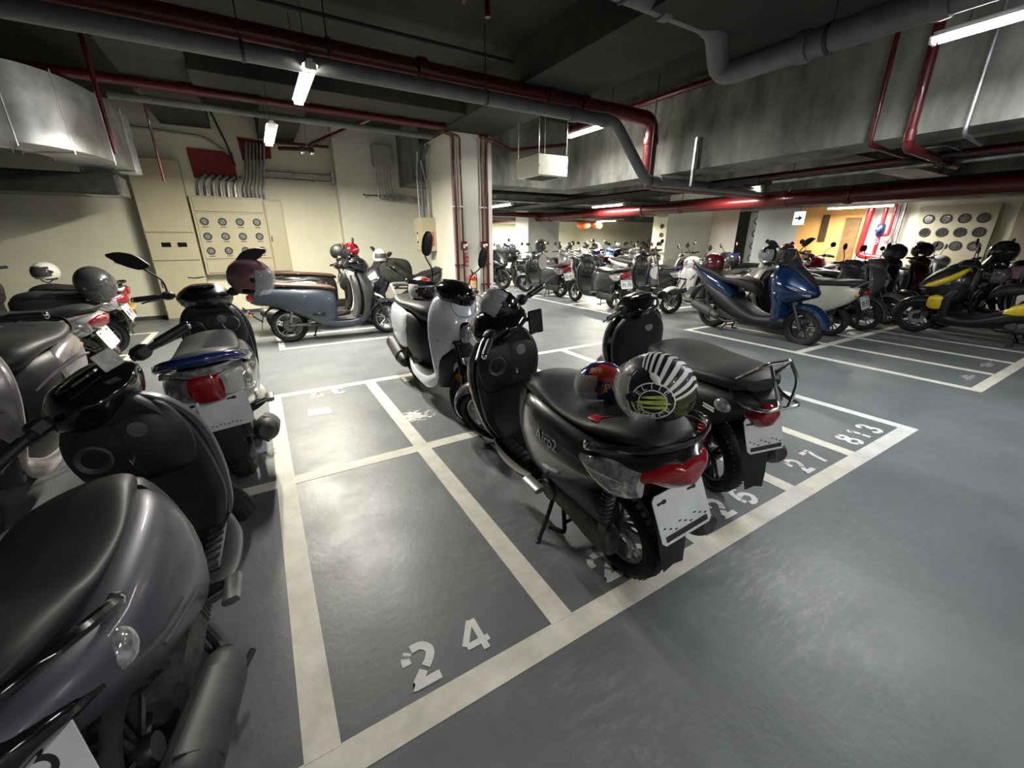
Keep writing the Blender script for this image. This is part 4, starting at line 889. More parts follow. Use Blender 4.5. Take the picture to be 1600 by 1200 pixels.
hangers(p, [(8.95, 4.6, 2.22, .125, 'y'), (8.95, 7.0, 2.22, .125, 'y'), (8.95, 10.5, 2.22, .125, 'y')], REDP)
for k, (x, z, r, m_, lb) in enumerate([(7.35, 2.46, .045, REDP, 'thin red pipe beneath the beam soffit, nearest the beam'), (7.65, 2.42, .035, GAL, 'bright steel conduit beneath the beam soffit'), (7.95, 2.48, .055, REDP, 'red pipe between the conduit and the thick red main'), (8.45, 2.56, .08, PVC, 'grey pipe above the thick red main'), (9.75, 2.4, .06, DARKM, 'dark pipe beyond the thick red main'), (11.2, 2.32, .07, REDP, 'red pipe farthest right under the far hall ceiling')]):
    pipe('ceiling_pipe', lb, [(x, -3.9, z), (x, 15.3, z)], r, m_, 10, cat='pipe')
for k, (y, z, r, m_, lb) in enumerate([(9.3, 2.55, .05, DARKM, 'dark conduit crossing the far hall ceiling, nearest of the row'), (9.6, 2.62, .06, PVC, 'grey pipe crossing the far hall ceiling behind the cross beam'), (10.0, 2.45, .035, GAL, 'thin steel conduit crossing the far hall ceiling'), (11.4, 2.4, .075, DARKM, 'dark pipe crossing the far hall in front of the concrete beam'), (13.0, 2.30, .09, REDP, 'red pipe crossing the far hall before the far wall'), (14.6, 2.30, .12, DARKM, 'thick dark pipe crossing the far hall before the far wall')]):
    pipe('ceiling_pipe', lb, [(4.75, y, z), (13.1, y, z)], r, m_, 10, cat='pipe')
# cable tray in the far hall
t = thing('cable_tray', 'long steel cable tray hanging in the far hall right of the pillar', 'cable tray', (0, 0, 0))
for xx in (6.85, 7.2): obj('tray_side', MB().box(xx-.01, 4, 2.32, xx+.01, 15.3, 2.40), DARKM, t)
mb = MB()
for i in range(36): mb.box(6.85, 4.1+i*.3, 2.325, 7.2, 4.14+i*.3, 2.34)
obj('tray_rungs', mb, DARKM, t)
# orange bundles hanging in the far hall
for k, (x, y, lb) in enumerate([(12.3, 14.5, 'orange rolled bundle hanging under the far pipes'), (13.1, 14.5, 'dark orange bundle hanging right of the larger orange one')]):
    tag(obj('hanging_bundle', MB().ell((x, y, 2.06), (.34-.1*k, .2, .15), 20, 12).ell((x-.1, y, 2.12), (.25, .22, .12), 18, 10), paint('orange_cloth', (.55, .12, .03), .7, 0)), lb, 'bundle')
# red sprinkler drops on the left
pipe('sprinkler_drop_pipe', 'thin dark red sprinkler drop in front of the tall cabinet', [(-.93, 7.62, 3.3), (-.93, 7.95, 3.28), (-.94, 8.0, 2.27)], .016, REDP, 8, .05, cat='pipe')
pipe('sprinkler_drop_pipe', 'red sprinkler pipe dropping in front of the silver duct corner', [(-1.25, 7.2, 3.74), (-1.24, 7.18, 2.46)], .024, REDP, 8, .05, cat='pipe')
pipe('sprinkler_drop_pipe', 'red sprinkler drop hanging from the ceiling at the top centre', [(2.2, 4.6, 3.72), (1.88, 3.55, 3.68), (1.88, 3.5, 3.14)], .022, REDP, 8, .05, cat='pipe')
pipe('sprinkler_branch_pipe', 'slanting red branch pipe joining the back pipe left of the pillar', [(1.95, 7.62, 3.32), (1.3, 9.9, 3.27), (1.3, 10.15, 3.22), (.75, 10.38, 3.22)], .035, REDP, 10, .08)
pipe('sprinkler_branch_pipe', 'bright red pipe on the back wall right of the small tube light', [(.62, 10.42, 3.33), (1.70, 10.36, 3.33)], .028, REDP, 10)
pipe('conduit', 'bent grey conduit from the ceiling down to the panels', [(-.28, 10.38, 3.74), (-.12, 10.40, 3.2), (-.06, 10.42, 2.85)], .018, DARKM, 8, .1)
pipe('conduit', 'grey conduit along the wall above the tall cabinet', [(-1.6, 10.45, 3.36), (-.45, 10.45, 3.30), (-.08, 10.45, 3.02)], .02, GAL, 8, .12)
# steel conduits into the meter panel
ORD = ['first', 'second', 'third', 'fourth', 'fifth', 'last']
for i in range(6):
    x = -.72+i*.115
    pipe('conduit', ORD[i]+' from the left of six short bent steel conduits above the meter panel', [(x+.16, 10.42, 2.66), (x+.02, 10.36, 2.54), (x, 10.36, 2.28)], .03, GAL, 8, .08, group='short bent conduits above the meter panel')
for i in range(6):
    x = -.02+i*.075
    pipe('conduit', ORD[i]+' from the left of six long slanting steel conduits above the meter panel', [(x*.8+.22, 10.42, 3.28), (x*.8+.10+.04*0, 10.36, 2.62), (x*.9+.02, 10.36, 2.45), (x*.9+.02, 10.36, 2.28)], .022, GAL, 8, .06, group='long conduits above the meter panel')
for i, z in enumerate((2.78, 2.66)):
    pipe('conduit', ['upper', 'lower'][i]+' of the two steel conduits running right along the back wall', [(.36, 10.42, z), (1.70, 10.40, z)], .026, GAL, 10)
tag(obj('conduit_bracket', MB().box(1.66, 10.30, 2.62, 1.74, 10.48, 2.86, .01), GAL), 'steel bracket at the end of the two wall conduits', 'bracket')
tag(obj('fire_stop_board', MB().prism([(-.78, 3.10), (-.06, 3.09), (-.06, 2.56), (-.76, 2.60)], .03, 'xz', 10.48), REDW), 'large dark red board on the wall above the meter panel', 'board')
tag(obj('fire_stop_board', MB().prism([(.07, 3.36), (.62, 3.34), (.60, 3.04), (.09, 2.96)], .03, 'xz', 10.48), REDW), 'smaller dark red board behind the slanting conduits', 'board')

# ------------------------------------------------------------------ silver duct with an elbow
t = thing('air_duct', 'large silver air duct curving towards the back wall at the upper left', 'air duct', (0, 0, 0))
def duct_path(off):
    P = smooth_open([(-8.9, 6.95, 0), (-5, 6.95, 0), (-3.3, 6.95, 0), (-2.6, 6.98, 0), (-2.1, 7.08, 0), (-1.8, 7.25, 0), (-1.58, 7.6, 0), (-1.46, 8.1, 0), (-1.42, 8.6, 0), (-1.38, 9.2, 0)], 5)
    T = np.gradient(P, axis=0); T /= np.linalg.norm(T, axis=1)[:, None]
    return [(p[0]-t_[1]*off, p[1]+t_[0]*off, 0) for p, t_ in zip(P, T)]
o_, i_ = duct_path(0), duct_path(.62)
rows = [[(a[0], a[1], 2.5), (a[0], a[1], 3.28), (b[0], b[1], 3.28), (b[0], b[1], 2.5)] for a, b in zip(o_, i_)]
obj('duct_skin', MB().grid(rows), DUCT, t, angle=30)
for j in (14, 21, 28, 36, 44):
    a, b = o_[j], i_[j]; d = Vector((o_[min(j+1, 45)][0]-o_[j-1][0], o_[min(j+1, 45)][1]-o_[j-1][1], 0)).normalized()
    mb = MB()
    for (p0, p1) in (((a[0], a[1], 2.46), (a[0], a[1], 3.32)), ((a[0], a[1], 2.48), (b[0], b[1], 2.48)), ((b[0], b[1], 2.46), (b[0], b[1], 3.32)), ((a[0], a[1], 3.30), (b[0], b[1], 3.30))):
        mb.tube([p0, p1], .007 if j < 40 else .02, 4, 1)
    obj('duct_flange', mb, DUCT, t)
mb = MB()
for i in range(9): mb.ell((-1.35, 9.26, 2.55+i*.085), (.03, .012, .012), 8, 6)
obj('bolt_row', mb, GAL, t)
obj('duct_end', MB().box(-2.06, 9.2, 2.46, -1.34, 9.27, 3.32, .01), DUCT, t)
t = thing('air_duct', 'flat dark duct below the silver duct at the left edge', 'air duct', (0, 0, 0))
obj('duct_skin', MB().box(-8.9, 8.9, 2.14, -1.62, 9.7, 2.42, .02), DARKM, t); obj('duct_corner', MB().prism([(-2.05, 2.13), (-1.60, 2.13), (-1.60, 2.40)], .5, 'xz', 9.2), GAL, t)

# hanging air unit
t = thing('hanging_air_unit', 'cream box hanging on four rods in front of the cross beam', 'air unit', (0, 0, 0))
obj('unit_case', MB().box(4.02, 5.90, 2.46, 4.60, 6.55, 2.76, .008), mat('cream_enamel', (.62, .60, .50), .45, noise=.04), t)
obj('unit_grille', MB().box(4.12, 6.0, 2.452, 4.5, 6.45, 2.462), BLKH, t)
for x in (4.04, 4.58):
    for y in (5.92, 6.53): obj('rod', MB().tube([(x, y, 2.6), (x, y, 3.74)], .007, 6, 1).ell((x, y-.01, 2.60), (.018, .018, .018), 8, 6), GAL, t)

# ------------------------------------------------------------------ back wall: cabinets and panels
t = thing('electrical_cabinet', 'tall beige electrical cabinet reaching from the floor beside the meter panel', 'cabinet', (-1.32, 10.2, 0))
def lb(*a, b=.006): return MB().box(*a, b)
obj('cabinet_body', lb(-.33-.04, .0, 0, .38, .28, 2.86), BEIG, t)
obj('upper_door', lb(-.355, -.02, 1.62, .365, 0, 2.84), BEIG, t)
dd = obj('meter_door', lb(-.355, -.02, 1.12, .365, 0, 1.60), BEIG, t)
obj('display', lb(-.16, -.03, 1.36, -.02, -.018, 1.44), GLO, dd); obj('display', lb(.08, -.03, 1.36, .22, -.018, 1.44), GLO, dd)
ld_ = obj('lower_door', lb(-.355, -.02, .03, .365, 0, 1.10), BEIG, t)
obj('door_handle', lb(-.32, -.035, .62, -.30, -.018, .74), PLG, ld_)
t = thing('meter_panel', 'beige meter panel with twelve round glass windows in three rows', 'meter panel', (-.31, 10.28, 0))
obj('panel_body', lb(-.60, 0, .83, .60, .22, 2.28), BEIG, t)
obj('top_door', lb(-.56, -.015, 2.00, .58, 0, 2.25), BEIG, t); obj('bottom_door', lb(-.56, -.015, .86, .58, 0, 1.10), BEIG, t)
pn = obj('window_door', lb(-.56, -.015, 1.13, .58, 0, 1.97), BEIG, t)
def ring_window(x, z, parent, y=-.016, r=.068, glass=GLASSM, ringm=BLKH):
    o = obj('meter_window', MB().lathe([(r*.72, .004), (r*.78, -.012), (r, -.014), (r*1.04, 0), (r*.98, .01)], 26, (x, y, z), 'y'), ringm, parent)
    obj('window_glass', MB().lathe([(0, -.004), (r*.76, -.004), (r*.76, .004)], 22, (x, y, z), 'y'), glass, o); return o
for r_ in range(3):
    for c_ in range(4):
        x, z = -.44+c_*.29, 1.82-r_*.27; ring_window(x, z, t); obj('name_strip', lb(x-.05, -.019, z-.105, x+.05, -.015, z-.092, b=0), PLG, t)
t = thing('electrical_cabinet', 'narrow beige door panel attached at the right of the meter panel', 'cabinet', (.46, 10.28, 0))
obj('cabinet_body', lb(-.165, 0, .83, .165, .22, 2.26), BEIG, t); obj('cabinet_door', lb(-.145, -.015, .86, .15, 0, 2.23), BEIG, t)
obj('cabinet_lock', lb(-.13, -.03, 1.45, -.115, -.012, 1.56), GLO, t)

# meter windows on the far right wall, in two panels
def meter_wall(label, y0, y1, z0, z1, x, cols_, rows_, r, pitch, zt, glass, m_=BEIG):
    t = thing('meter_panel', label, 'meter panel', (x, y1, 0), (0, 0, -PI/2))
    w = y1-y0; obj('panel_body', lb(0, 0, z0, w, .1, z1), m_, t)
    for i in range(rows_):
        for j in range(cols_): ring_window((w-(cols_-1)*pitch)/2+j*pitch, zt-i*pitch*.98, t, -.005, r, glass)
meter_wall('cream panel of round meter windows on the far right wall, behind the grey scooter', 2.72, 4.05, .9, 2.25, 13.9, 4, 3, .10, .30, 1.95, CHR)
meter_wall('cream panel of round meter windows at the right edge of the photo', .65, 2.45, .9, 2.25, 13.9, 4, 3, .10, .30, 1.95, GLASSM)
meter_wall('cream panel of fifteen dark meter windows left of the far beige pier', 9.9, 12.1, 1.0, 2.32, 13.9, 5, 3, .085, .33, 1.98, BLKH, mat('pale_cream_enamel', (.58, .56, .44), .5, noise=.04))
meter_wall('bluish white panel of round meter windows between the beige pier and the grey wall', 7.95, 8.95, 0, 2.4, 15.2, 2, 5, .12, .42, 2.1, WHM, WHM)

# orange wall plates, exit sign, red valve pipes
for k, (y0, y1, z0, z1, lb_) in enumerate([(5.95, 6.12, 1.45, 2.15, 'dark brown notice panel on the orange wall'), (6.22, 6.42, .7, 1.2, 'lower brown panel on the orange wall')]):
    tag(obj('wall_panel', MB().box(13.95, y0, z0, 14.0, y1, z1, .005), mat('brown_panel', (.07, .04, .015), .5, noise=.2)), lb_, 'panel')
t = thing('exit_sign', 'small lit white exit sign with a blue arrow hanging before the orange wall', 'sign', (12.3, 5.95, 2.02), (0, 0, -PI/2))
obj('sign_face', MB().box(-.13, 0, -.16, .13, .03, .16, .006), mat('lit_sign_white', (.8, .9, 1), .5, emis=(.75, .88, 1), estr=1.1), t)
obj('arrow', MB().prism([(-.09, .02), (.0, .02), (.0, .07), (.09, 0), (.0, -.07), (.0, -.02), (-.09, -.02)], .004, 'xz', -.003), mat('sign_blue', (.02, .12, .35), .5), t)
obj('hanger_rod', MB().tube([(0, .015, .16), (0, .015, 1.7)], .006, 6, 1), DARKM, t)
pipe('valve_pipe', 'thick bright red fire pipe on the white wall strip', [(13.75, 4.95, 2.34), (13.75, 5.0, 1.1), (13.75, 4.5, 1.05)], .075, paint('bright_red', (.5, .015, .015)), 14, .15)
t = thing('fire_valve', 'cluster of red and blue fire valves beside the thick red pipe', 'valve', (13.75, 4.55, 0))
obj('valve_pipe', MB().poly_tube([(0, .1, 2.33), (0, .1, .9)], .045, 12, .1).poly_tube([(0, -.08, 2.33), (0, -.08, 1.6), (0, .1, 1.6)], .035, 10, .06), paint('bright_red', (.5, .015, .015)), t)
obj('valve_body', MB().lathe([(.05, -.16), (.085, -.12), (.085, .12), (.05, .16)], 16, (0, .1, 1.72), 'z').lathe([(.0, -.14), (.05, -.12), (.05, .06), (.0, .06)], 12, (-.08, .1, 1.72), 'x'), paint('valve_blue', (.02, .03, .09)), t)
obj('hand_wheel', MB().lathe([(.06, -.006), (.07, -.012), (.08, 0), (.07, .012), (.06, .006)], 18, (-.15, .1, 1.45), 'x').tube([(-.15, .03, 1.45), (-.15, .17, 1.45)], .006, 6, 1), GAL, t)
for k, y in enumerate((4.42, 4.32)): pipe('riser_pipe', ['left', 'right'][k]+' of two slim grey risers beside the fire valves', [(13.85, y, 2.34), (13.85, y, .02)], .03, GAL, 10)

# ------------------------------------------------------------------ pillar equipment
for k, (x, r, z0, lb_) in enumerate([(3.37, .028, .40, 'thicker red riser at the left edge of the pillar'), (3.50, .018, .40, 'thinner red riser at the left edge of the pillar'), (3.93, .018, .42, 'thinner red riser at the right edge of the pillar'), (4.04, .028, .42, 'thicker red riser at the right edge of the pillar')]):
    t = pipe('riser_pipe', lb_, [(x-.25 if k < 2 else x-.02, 7.62, 3.28), (x, 7.66, 3.24), (x, 7.68, 3.1), (x, 7.68, z0)], r, REDP, 10, .06)
    for z in (.62, 1.02, 2.08): obj('pipe_clip', MB().box(x-r*1.8, 7.70-.04, z-.012, x+r*1.8, 7.729, z+.012, .003), WHM if z > 1.5 else REDP, t)
for k, (x, lb_) in enumerate([(3.52, 'small red fire box between the risers on the left of the pillar'), (3.95, 'small red fire box between the risers on the right of the pillar')]):
    t = thing('alarm_box', lb_, 'alarm box', (x, 7.7, 1.38))
    obj('box_body', MB().box(-.055, -.05, -.08, .055, .03, .08, .01), REDP, t); obj('box_lens', MB().ell((.045, -.05, .01), (.028, .02, .03), 14, 8), WHM, t); obj('box_label', MB().box(-.03, -.054, -.05, .01, -.049, .03), SIGNW, t)
def cjk_sign(label, chars, x, y, z, w, h, rot=0.0, cat='sign', s=.06):
    t = thing('notice_sign', label, cat, (x, y, z), (0, 0, rot)); obj('sign_board', MB().box(-w/2, -.003, -h/2, w/2, .003, h/2), SIGNR, t)
    n = len(chars); mb = MB()
    for i, c in enumerate(chars): mb.join(text_mb(c, s, .0006), Matrix.Translation((0, -.005, h/2-(i+.5)*h/n)) @ Matrix.Rotation(PI/2, 4, 'X'))
    obj('sign_lettering', mb, SIGNW, t)
cjk_sign('red vertical sign with white characters above the fire extinguisher', '滅火器', 3.585, 7.724, 1.12, .075, .26, s=.07)
t = thing('fire_extinguisher', 'red fire extinguisher hanging low on the pillar', 'fire extinguisher', (3.645, 7.62, .40))
obj('cylinder', MB().lathe([(0, 0), (.06, 0), (.072, .015), (.072, .36), (.055, .41), (.025, .435), (.022, .45), (0, .45)], 26, (0, 0, 0), 'z'), paint('extinguisher_red', (.5, .015, .01), .25, .6), t)
obj('valve_head', MB().lathe([(0, .45), (.022, .45), (.022, .48), (0, .485)], 14, (0, 0, 0), 'z').tube([(0, 0, .475), (-.03, -.02, .50), (-.06, -.03, .50)], .007, 6, 2).tube([(0, 0, .485), (-.03, -.02, .53), (-.06, -.03, .54)], .007, 6, 2), GLO, t)
obj('hose', MB().tube([(.02, 0, .46), (.07, -.02, .44), (.085, -.02, .3), (.078, -.03, .12)], .010, 8, 4), GLO, t)
obj('instruction_label', MB().lathe([(.0731, .17), (.0731, .32)], 20, (0, 0, 0), 'z').tf(Matrix.Identity(4)), mat('label_cream', (.62, .45, .22), .5, noise=.3, nscale=40), t)
obj('wall_hook', MB().box(-.02, .03, .38, .02, .10, .42), GAL, t)
t = thing('control_box', 'beige control box with buttons on the left side of the pillar', 'control box', (3.15, 8.8, 1.26))
obj('box_body', MB().box(-.16, -.2, 0, .16, .2, .66, .006), BEIG, t)
obj('box_door', MB().box(-.172, -.185, .02, -.16, .185, .64), BEIG, t)
for z, m_ in ((.36, BLKH), (.27, SIGNW), (.18, BLKH)): obj('push_button', MB().lathe([(0, -.02), (.016, -.018), (.018, 0)], 12, (-.172, .0, z), 'x'), m_, t)
mb = MB()
for i, c in enumerate('電機室'[:3]): mb.join(text_mb(c, .07, .0006), Matrix.Translation((.05, -.209, .33-i*.085)) @ Matrix.Rotation(PI/2, 4, 'X'))
s_ = obj('warning_sticker', MB().box(.0, -.207, .11, .10, -.2, .38), SIGNR, t); obj('sticker_lettering', mb, SIGNW, s_)
for k, (x, r) in enumerate([(3.10, .035), (3.02, .018), (3.22, .016)]):
    pipe('conduit', ['thick grey', 'slim left', 'slim right'][k]+' conduit rising from the control box on the pillar', [(x, 8.72, 1.92), (x, 8.72, 2.9-.2*k), (x+.15*(1-k), 8.6, 3.25-.15*k)], r, GAL if k else PVC, 10, .1)
t = thing('junction_box', 'beige junction box with a bundle of conduits on the wall left of the pillar', 'junction box', (2.72, 10.1, 3.0))
obj('box_body', MB().box(-.2, -.08, 0, .2, .08, .42, .006), mat('junction_enamel', (.36, .36, .30), .5, noise=.05), t)
for i in range(5): obj('conduit_drop', MB().poly_tube([(-.15+i*.075, -.02, 0), (-.15+i*.075, -.02, -.52-.03*(4-i)), (.5, -.02, -.56-.03*(4-i)), (.9, -.02, -.60-.03*(4-i))], .016, 8, .08), GAL, t)
t = thing('security_camera', 'white security camera on a thin arm on the wall left of the pillar', 'camera', (2.25, 10.12, 2.42))
obj('camera_body', MB().lathe([(0, -.07), (.035, -.06), (.04, .04), (0, .06)], 16, (0, 0, 0), 'y'), WHM, t); obj('camera_arm', MB().tube([(.02, .02, 0), (.9, .05, .02)], .012, 6, 1), DARKM, t); obj('camera_lens', MB().lathe([(0, -.078), (.022, -.074), (.022, -.06)], 14, (0, 0, 0), 'y'), GLO, t)
# sprinkler heads on the ceiling above the beam corner
for k, (x, y) in enumerate([(4.9, 6.2), (5.5, 6.9)]):
    tag(obj('smoke_detector', MB().lathe([(0, -.05), (.04, -.045), (.06, -.01), (.065, 0)], 18, (x, y, 3.75), 'z'), WHM), ['round white detector on the ceiling above the hanging box', 'farther round white detector on the ceiling before the cross beam'][k], 'detector')
# twin spot lamp near the panels
t = thing('emergency_light', 'twin chrome emergency spotlight hanging near the electrical panels', 'emergency light', (1.05, 8.6, 2.98))
obj('stem', MB().tube([(0, 0, 0), (.06, .05, .75)], .008, 6, 1), GAL, t)
for s in (-1, 1): obj('spot_head', MB().lathe([(.0, .05), (.035, .045), (.05, -.02), (.045, -.06), (.0, -.05)], 16, (s*.075, 0, -.04), 'z'), CHR, t)
t = thing('sprinkler_head_group', 'steel pipe clamp with black sprinkler fittings at the upper right', 'sprinkler', (6.9, 2.05, 2.36))
obj('clamp', MB().box(-.03, -.3, .02, .03, .3, .06, .01), DARKM, t); obj('fitting', MB().ell((.1, -.05, -.02), (.06, .06, .05), 14, 8).tube([(-.3, .1, 0), (.3, -.1, -.02)], .03, 8, 1), GLO, t); obj('clamp_arm', MB().tube([(0, -.25, .05), (0, -.1, .14), (0, .2, .14)], .012, 6, 2), GAL, t)
# ------------------------------------------------------------------ paints
P_WHT = paint('pearl_white', (.70, .74, .80), .22, .8); P_BLK = paint('satin_black', (.011, .011, .013), .30, .5); P_GLB = paint('deep_black', (.008, .008, .01), .16, .9)
P_GRB = paint('slate_blue_grey', (.040, .052, .070), .38, .3); P_PUR = paint('matt_purple_grey', (.070, .067, .092), .42, .15, .3); P_BLU = paint('metallic_blue', (.004, .024, .075), .22, .9, .35)
P_NVB = paint('cobalt_blue', (.012, .03, .14), .2, .9); P_SIL = paint('silver_mauve', (.30, .27, .28), .26, .6, .5); P_GRY = paint('grey', (.14, .145, .15), .3, .6, .3)
P_BEI = paint('cream_beige', (.50, .49, .42), .3, .6); P_MAR = paint('maroon', (.09, .010, .014), .22, .8); P_RED = paint('candy_red', (.26, .012, .018), .2, .9)
P_YEL = paint('bright_yellow', (.62, .48, .01), .3, .6); P_LGR = paint('light_grey', (.40, .40, .39), .28, .7); P_DKG = paint('charcoal', (.03, .031, .034), .34, .5)
P_MAT = paint('flat_white', (.60, .60, .57), .3, .6); P_PNK = paint('mauve_pink', (.26, .13, .16), .22, .8, .2); P_PRL = paint('pearl_grey', (.34, .33, .30), .3, .6)
PY = mat('plate_yellow', (.55, .33, .08), .45, noise=.1)

# ------------------------------------------------------------------ foreground scooters
hero = scooter('std', 'black scooter in the middle foreground on its side stand, two helmets on its seat', 1.28, 1.08, 87.3, lean=7.5, steer=36, scale=1.09,
               cols=dict(body=P_BLK, rail=GLO, rim=ALU, cowl=GLO), opt=dict(plate='smudge', rim='five', pw=.235))
retro = scooter('classic', 'older black scooter with a chrome rear rack, parked beyond the black one with helmets', 2.26, 1.27, 70, lean=6, steer=16, scale=1.06,
                cols=dict(body=P_GLB, rail=CHR, rim=DAL, shock=paint('spring_red', (.4, .02, .02), .4, 0)), opt=dict(plate='smudge', rim='three', pw=.20), drop=('grab_rail', 'tail_light', 'side_stand', 'side_cover', 'rear_turn_signal'))
white = scooter('classic', 'pearl white scooter facing the camera with a red and white helmet on its seat', 1.36, 4.40, -90, lean=3, steer=20,
                cols=dict(body=P_WHT, rim=DAL, cowl=GLO, muffler=PLA, fork=GLO), opt=dict(mirror='long', rim='ten'), drop=('grab_rail',))
purple = scooter('std', 'matt purple grey scooter cut by the left bottom corner, closest to the camera', -.43, 1.07, 88, lean=12, steer=42, scale=1.02,
                 cols=dict(body=P_PUR, cowl=GLO, rail=GLO, rim=DAL, shield=PLG, muffler=PLG, RED=GLO), opt=dict(rim='five', plate='smudge'), drop=('plate_lettering', 'rear_turn_signal'))
blue_t = scooter('std', 'dark scooter seen from behind with a blue tail rail and a mauve helmet', -.30, 3.0, 91, lean=5, steer=-8,
                 cols=dict(body=P_DKG, rail=P_NVB, rim=DAL, cowl=P_BLK), opt=dict(rim='six', mirror='sharp'))
smooth = scooter('smooth', 'slate blue-grey electric scooter with brown seat, parked sideways near the back', .25, 7.02, -3, lean=4, steer=8,
                 cols=dict(body=P_GRB, shield=PLG, seat=BRN, rim=ALU, cowl=GLO), opt=dict(plate='blank'))
sm2 = scooter('std', 'white and black scooter with red tail light parked behind the slate blue-grey one', .22, 7.82, -1, lean=4, steer=5,
              cols=dict(body=P_MAT, shield=P_LGR, seat=VIN, rim=DAL, rail=CHR, cowl=P_BLK), opt=dict(mirror='round'))
sm3 = scooter('smooth', 'black electric scooter with brown seat, farthest of the three parked sideways', .62, 9.32, 0, lean=4, steer=14,
              cols=dict(body=P_BLK, seat=BRN, shield=P_BLK, rim=DAL), opt=dict(mirror='round'))
mx = scooter('maxi', 'dark navy sports scooter facing left between the back wall and the pillar', 2.98, 8.58, 184, lean=3, steer=8, scale=1.0,
             cols=dict(body=paint('navy_black', (.010, .014, .022), .2, .8), lower=PLA, rim=DAL), opt=dict(mirror='sharp'))
# left rows
lA = scooter('std', 'black scooter with an orange plate by the back wall at the far left', -2.15, 8.55, 181, lean=4, cols=dict(body=P_BLK, rim=DAL, plate=PY), opt=dict(plate='digits'))
lB = scooter('std', 'black scooter with silver side stripes and a white plate in the left row', -1.95, 7.42, 182, lean=4, cols=dict(body=P_DKG, rail=P_LGR, rim=ALU), opt=dict(plate='digits'))
lC = scooter('std', 'pearl grey scooter with a large red tail light, in the left row before the plates', -1.75, 5.55, 179, lean=4, cols=dict(body=P_PRL, rim=DAL), opt=dict(plate='blank'))
lD = scooter('classic', 'silver mauve scooter facing the camera at the left edge', -1.52, 4.15, -88, lean=2, steer=-10, cols=dict(body=P_SIL, rim=DAL, cowl=P_SIL), opt=dict(rim='five'))
lE = scooter('std', 'black scooter at the left edge behind the silver mauve one', -3.3, 6.6, 180, lean=4, cols=dict(body=P_BLK, rim=DAL), opt=dict(plate='blank'))

# right block, near rows
blm = scooter('maxi', 'metallic blue sports scooter on its centre stand with a maroon helmet on its seat', 6.93, 4.44, -92, lean=0, steer=-6, scale=1.16, pitch=-1.5,
              cols=dict(body=P_BLU, rim=DAL), opt=dict(mirror='sharp'))
bei = scooter('classic', 'black scooter with cream white side covers, seen from behind next to the blue one', 7.88, 2.98, 92, lean=4, steer=0, cols=dict(body=P_BEI, shield=P_BLK, rim=DAL, rail=CHR, fender=P_BLK), opt=dict(plate='digits', mirror='oval'))
gry = scooter('classic', 'grey scooter facing the camera between the cream-sided and the maroon one', 9.85, 4.35, -89, lean=3, steer=-14, cols=dict(body=P_GRY, rim=DAL, cowl=P_GRY), opt=dict(mirror='round'))
mar = scooter('classic', 'maroon scooter behind the nose of the yellow and black one', 11.9, 4.30, -91, lean=3, steer=8, cols=dict(body=P_MAR, rim=DAL, cowl=P_MAR), opt=dict(mirror='oval'))
yel = scooter('maxi', 'black scooter with bright yellow panels at the right edge', 9.52, .92, 91, lean=3, steer=16, cols=dict(body=P_BLK, lower=P_BLK, rim=DAL), opt=dict(mirror='oval'), drop=('windscreen',))
blk = scooter('maxi', 'black sports scooter behind the yellow and black one at the right edge', 10.5, .80, 91, lean=3, steer=4, cols=dict(body=P_GLB, rim=DAL), opt=dict(mirror='sharp'))
r5 = scooter('std', 'black scooter with raised mirrors just left of the maroon one', 10.85, 4.42, -90, lean=3, steer=-8, scale=1.1, cols=dict(body=P_BLK, rim=DAL), opt=dict(mirror='oval'))
r6 = scooter('std', 'charcoal scooter squeezed between the cream-sided and the grey one', 8.87, 4.35, -90, lean=3, cols=dict(body=P_DKG, rim=DAL), opt=dict(mirror='round'))
r7 = scooter('std', 'silver scooter farthest under the meter panel on the right', 13.1, 4.3, -90, lean=3, cols=dict(body=P_LGR, rim=DAL), opt=dict(mirror='round'))
r8 = scooter('std', 'black scooter behind the black sports scooter at the right edge', 11.35, .62, 91, lean=3, cols=dict(body=P_BLK, rim=DAL), opt=dict(mirror='round'))

# middle far rows
a1 = scooter('std', 'dark grey scooter with pink side stripe, left of the two showing white plates', 6.98, 9.05, 98, lean=5, steer=30, cols=dict(body=P_DKG, rail=paint('pink_stripe', (.35, .02, .09), .3, .4), rim=DAL), opt=dict(plate='digits'))
a2 = scooter('std', 'dark grey scooter on its centre stand with a white plate, right of the pink-striped one', 6.80, 6.80, 88, lean=0, cols=dict(body=P_DKG, rim=DAL), opt=dict(plate='digits'), drop=('side_stand',))
a3 = scooter('moto', 'silver and white sports motorcycle facing left of the dark scooter with the round disc', 9.5, 9.4, -84, lean=3, steer=12, cols=dict(body=P_MAT, rim=DAL, fork=P_MAT), opt=dict(mirror='round'))
a4 = scooter('std', 'dark scooter with blue trim and a round pale disc on its tail', 8.75, 6.75, 92, lean=3, cols=dict(body=P_BLK, rail=P_NVB, rim=DAL), opt=dict(mirror='round'))
t = thing('round_disc', 'round pale disc with a blue rim on the tail of the dark far scooter', 'disc', (8.45, 7.1, .72), (0, 0, math.radians(-35)))
obj('disc_face', MB().lathe([(0, 0), (.16, 0), (.17, .01), (0, .02)], 26, (0, 0, 0), 'y'), P_LGR, t); obj('disc_rim', MB().lathe([(.16, -.01), (.185, -.005), (.185, .02), (.16, .025)], 26, (0, 0, 0), 'y'), P_NVB, t)
a5 = scooter('classic', 'white step-through scooter with black seat in the far middle row', 10.45, 6.85, 80, lean=4, steer=10, cols=dict(body=P_MAT, rim=DAL, shield=P_MAT), opt=dict(mirror='round'), drop=('side_cover',))
a6 = scooter('classic', 'pale grey scooter between the white step-through and the helmets of the blue one', 11.25, 6.0, 90, lean=4, cols=dict(body=P_LGR, rim=DAL), opt=dict(mirror='round'))
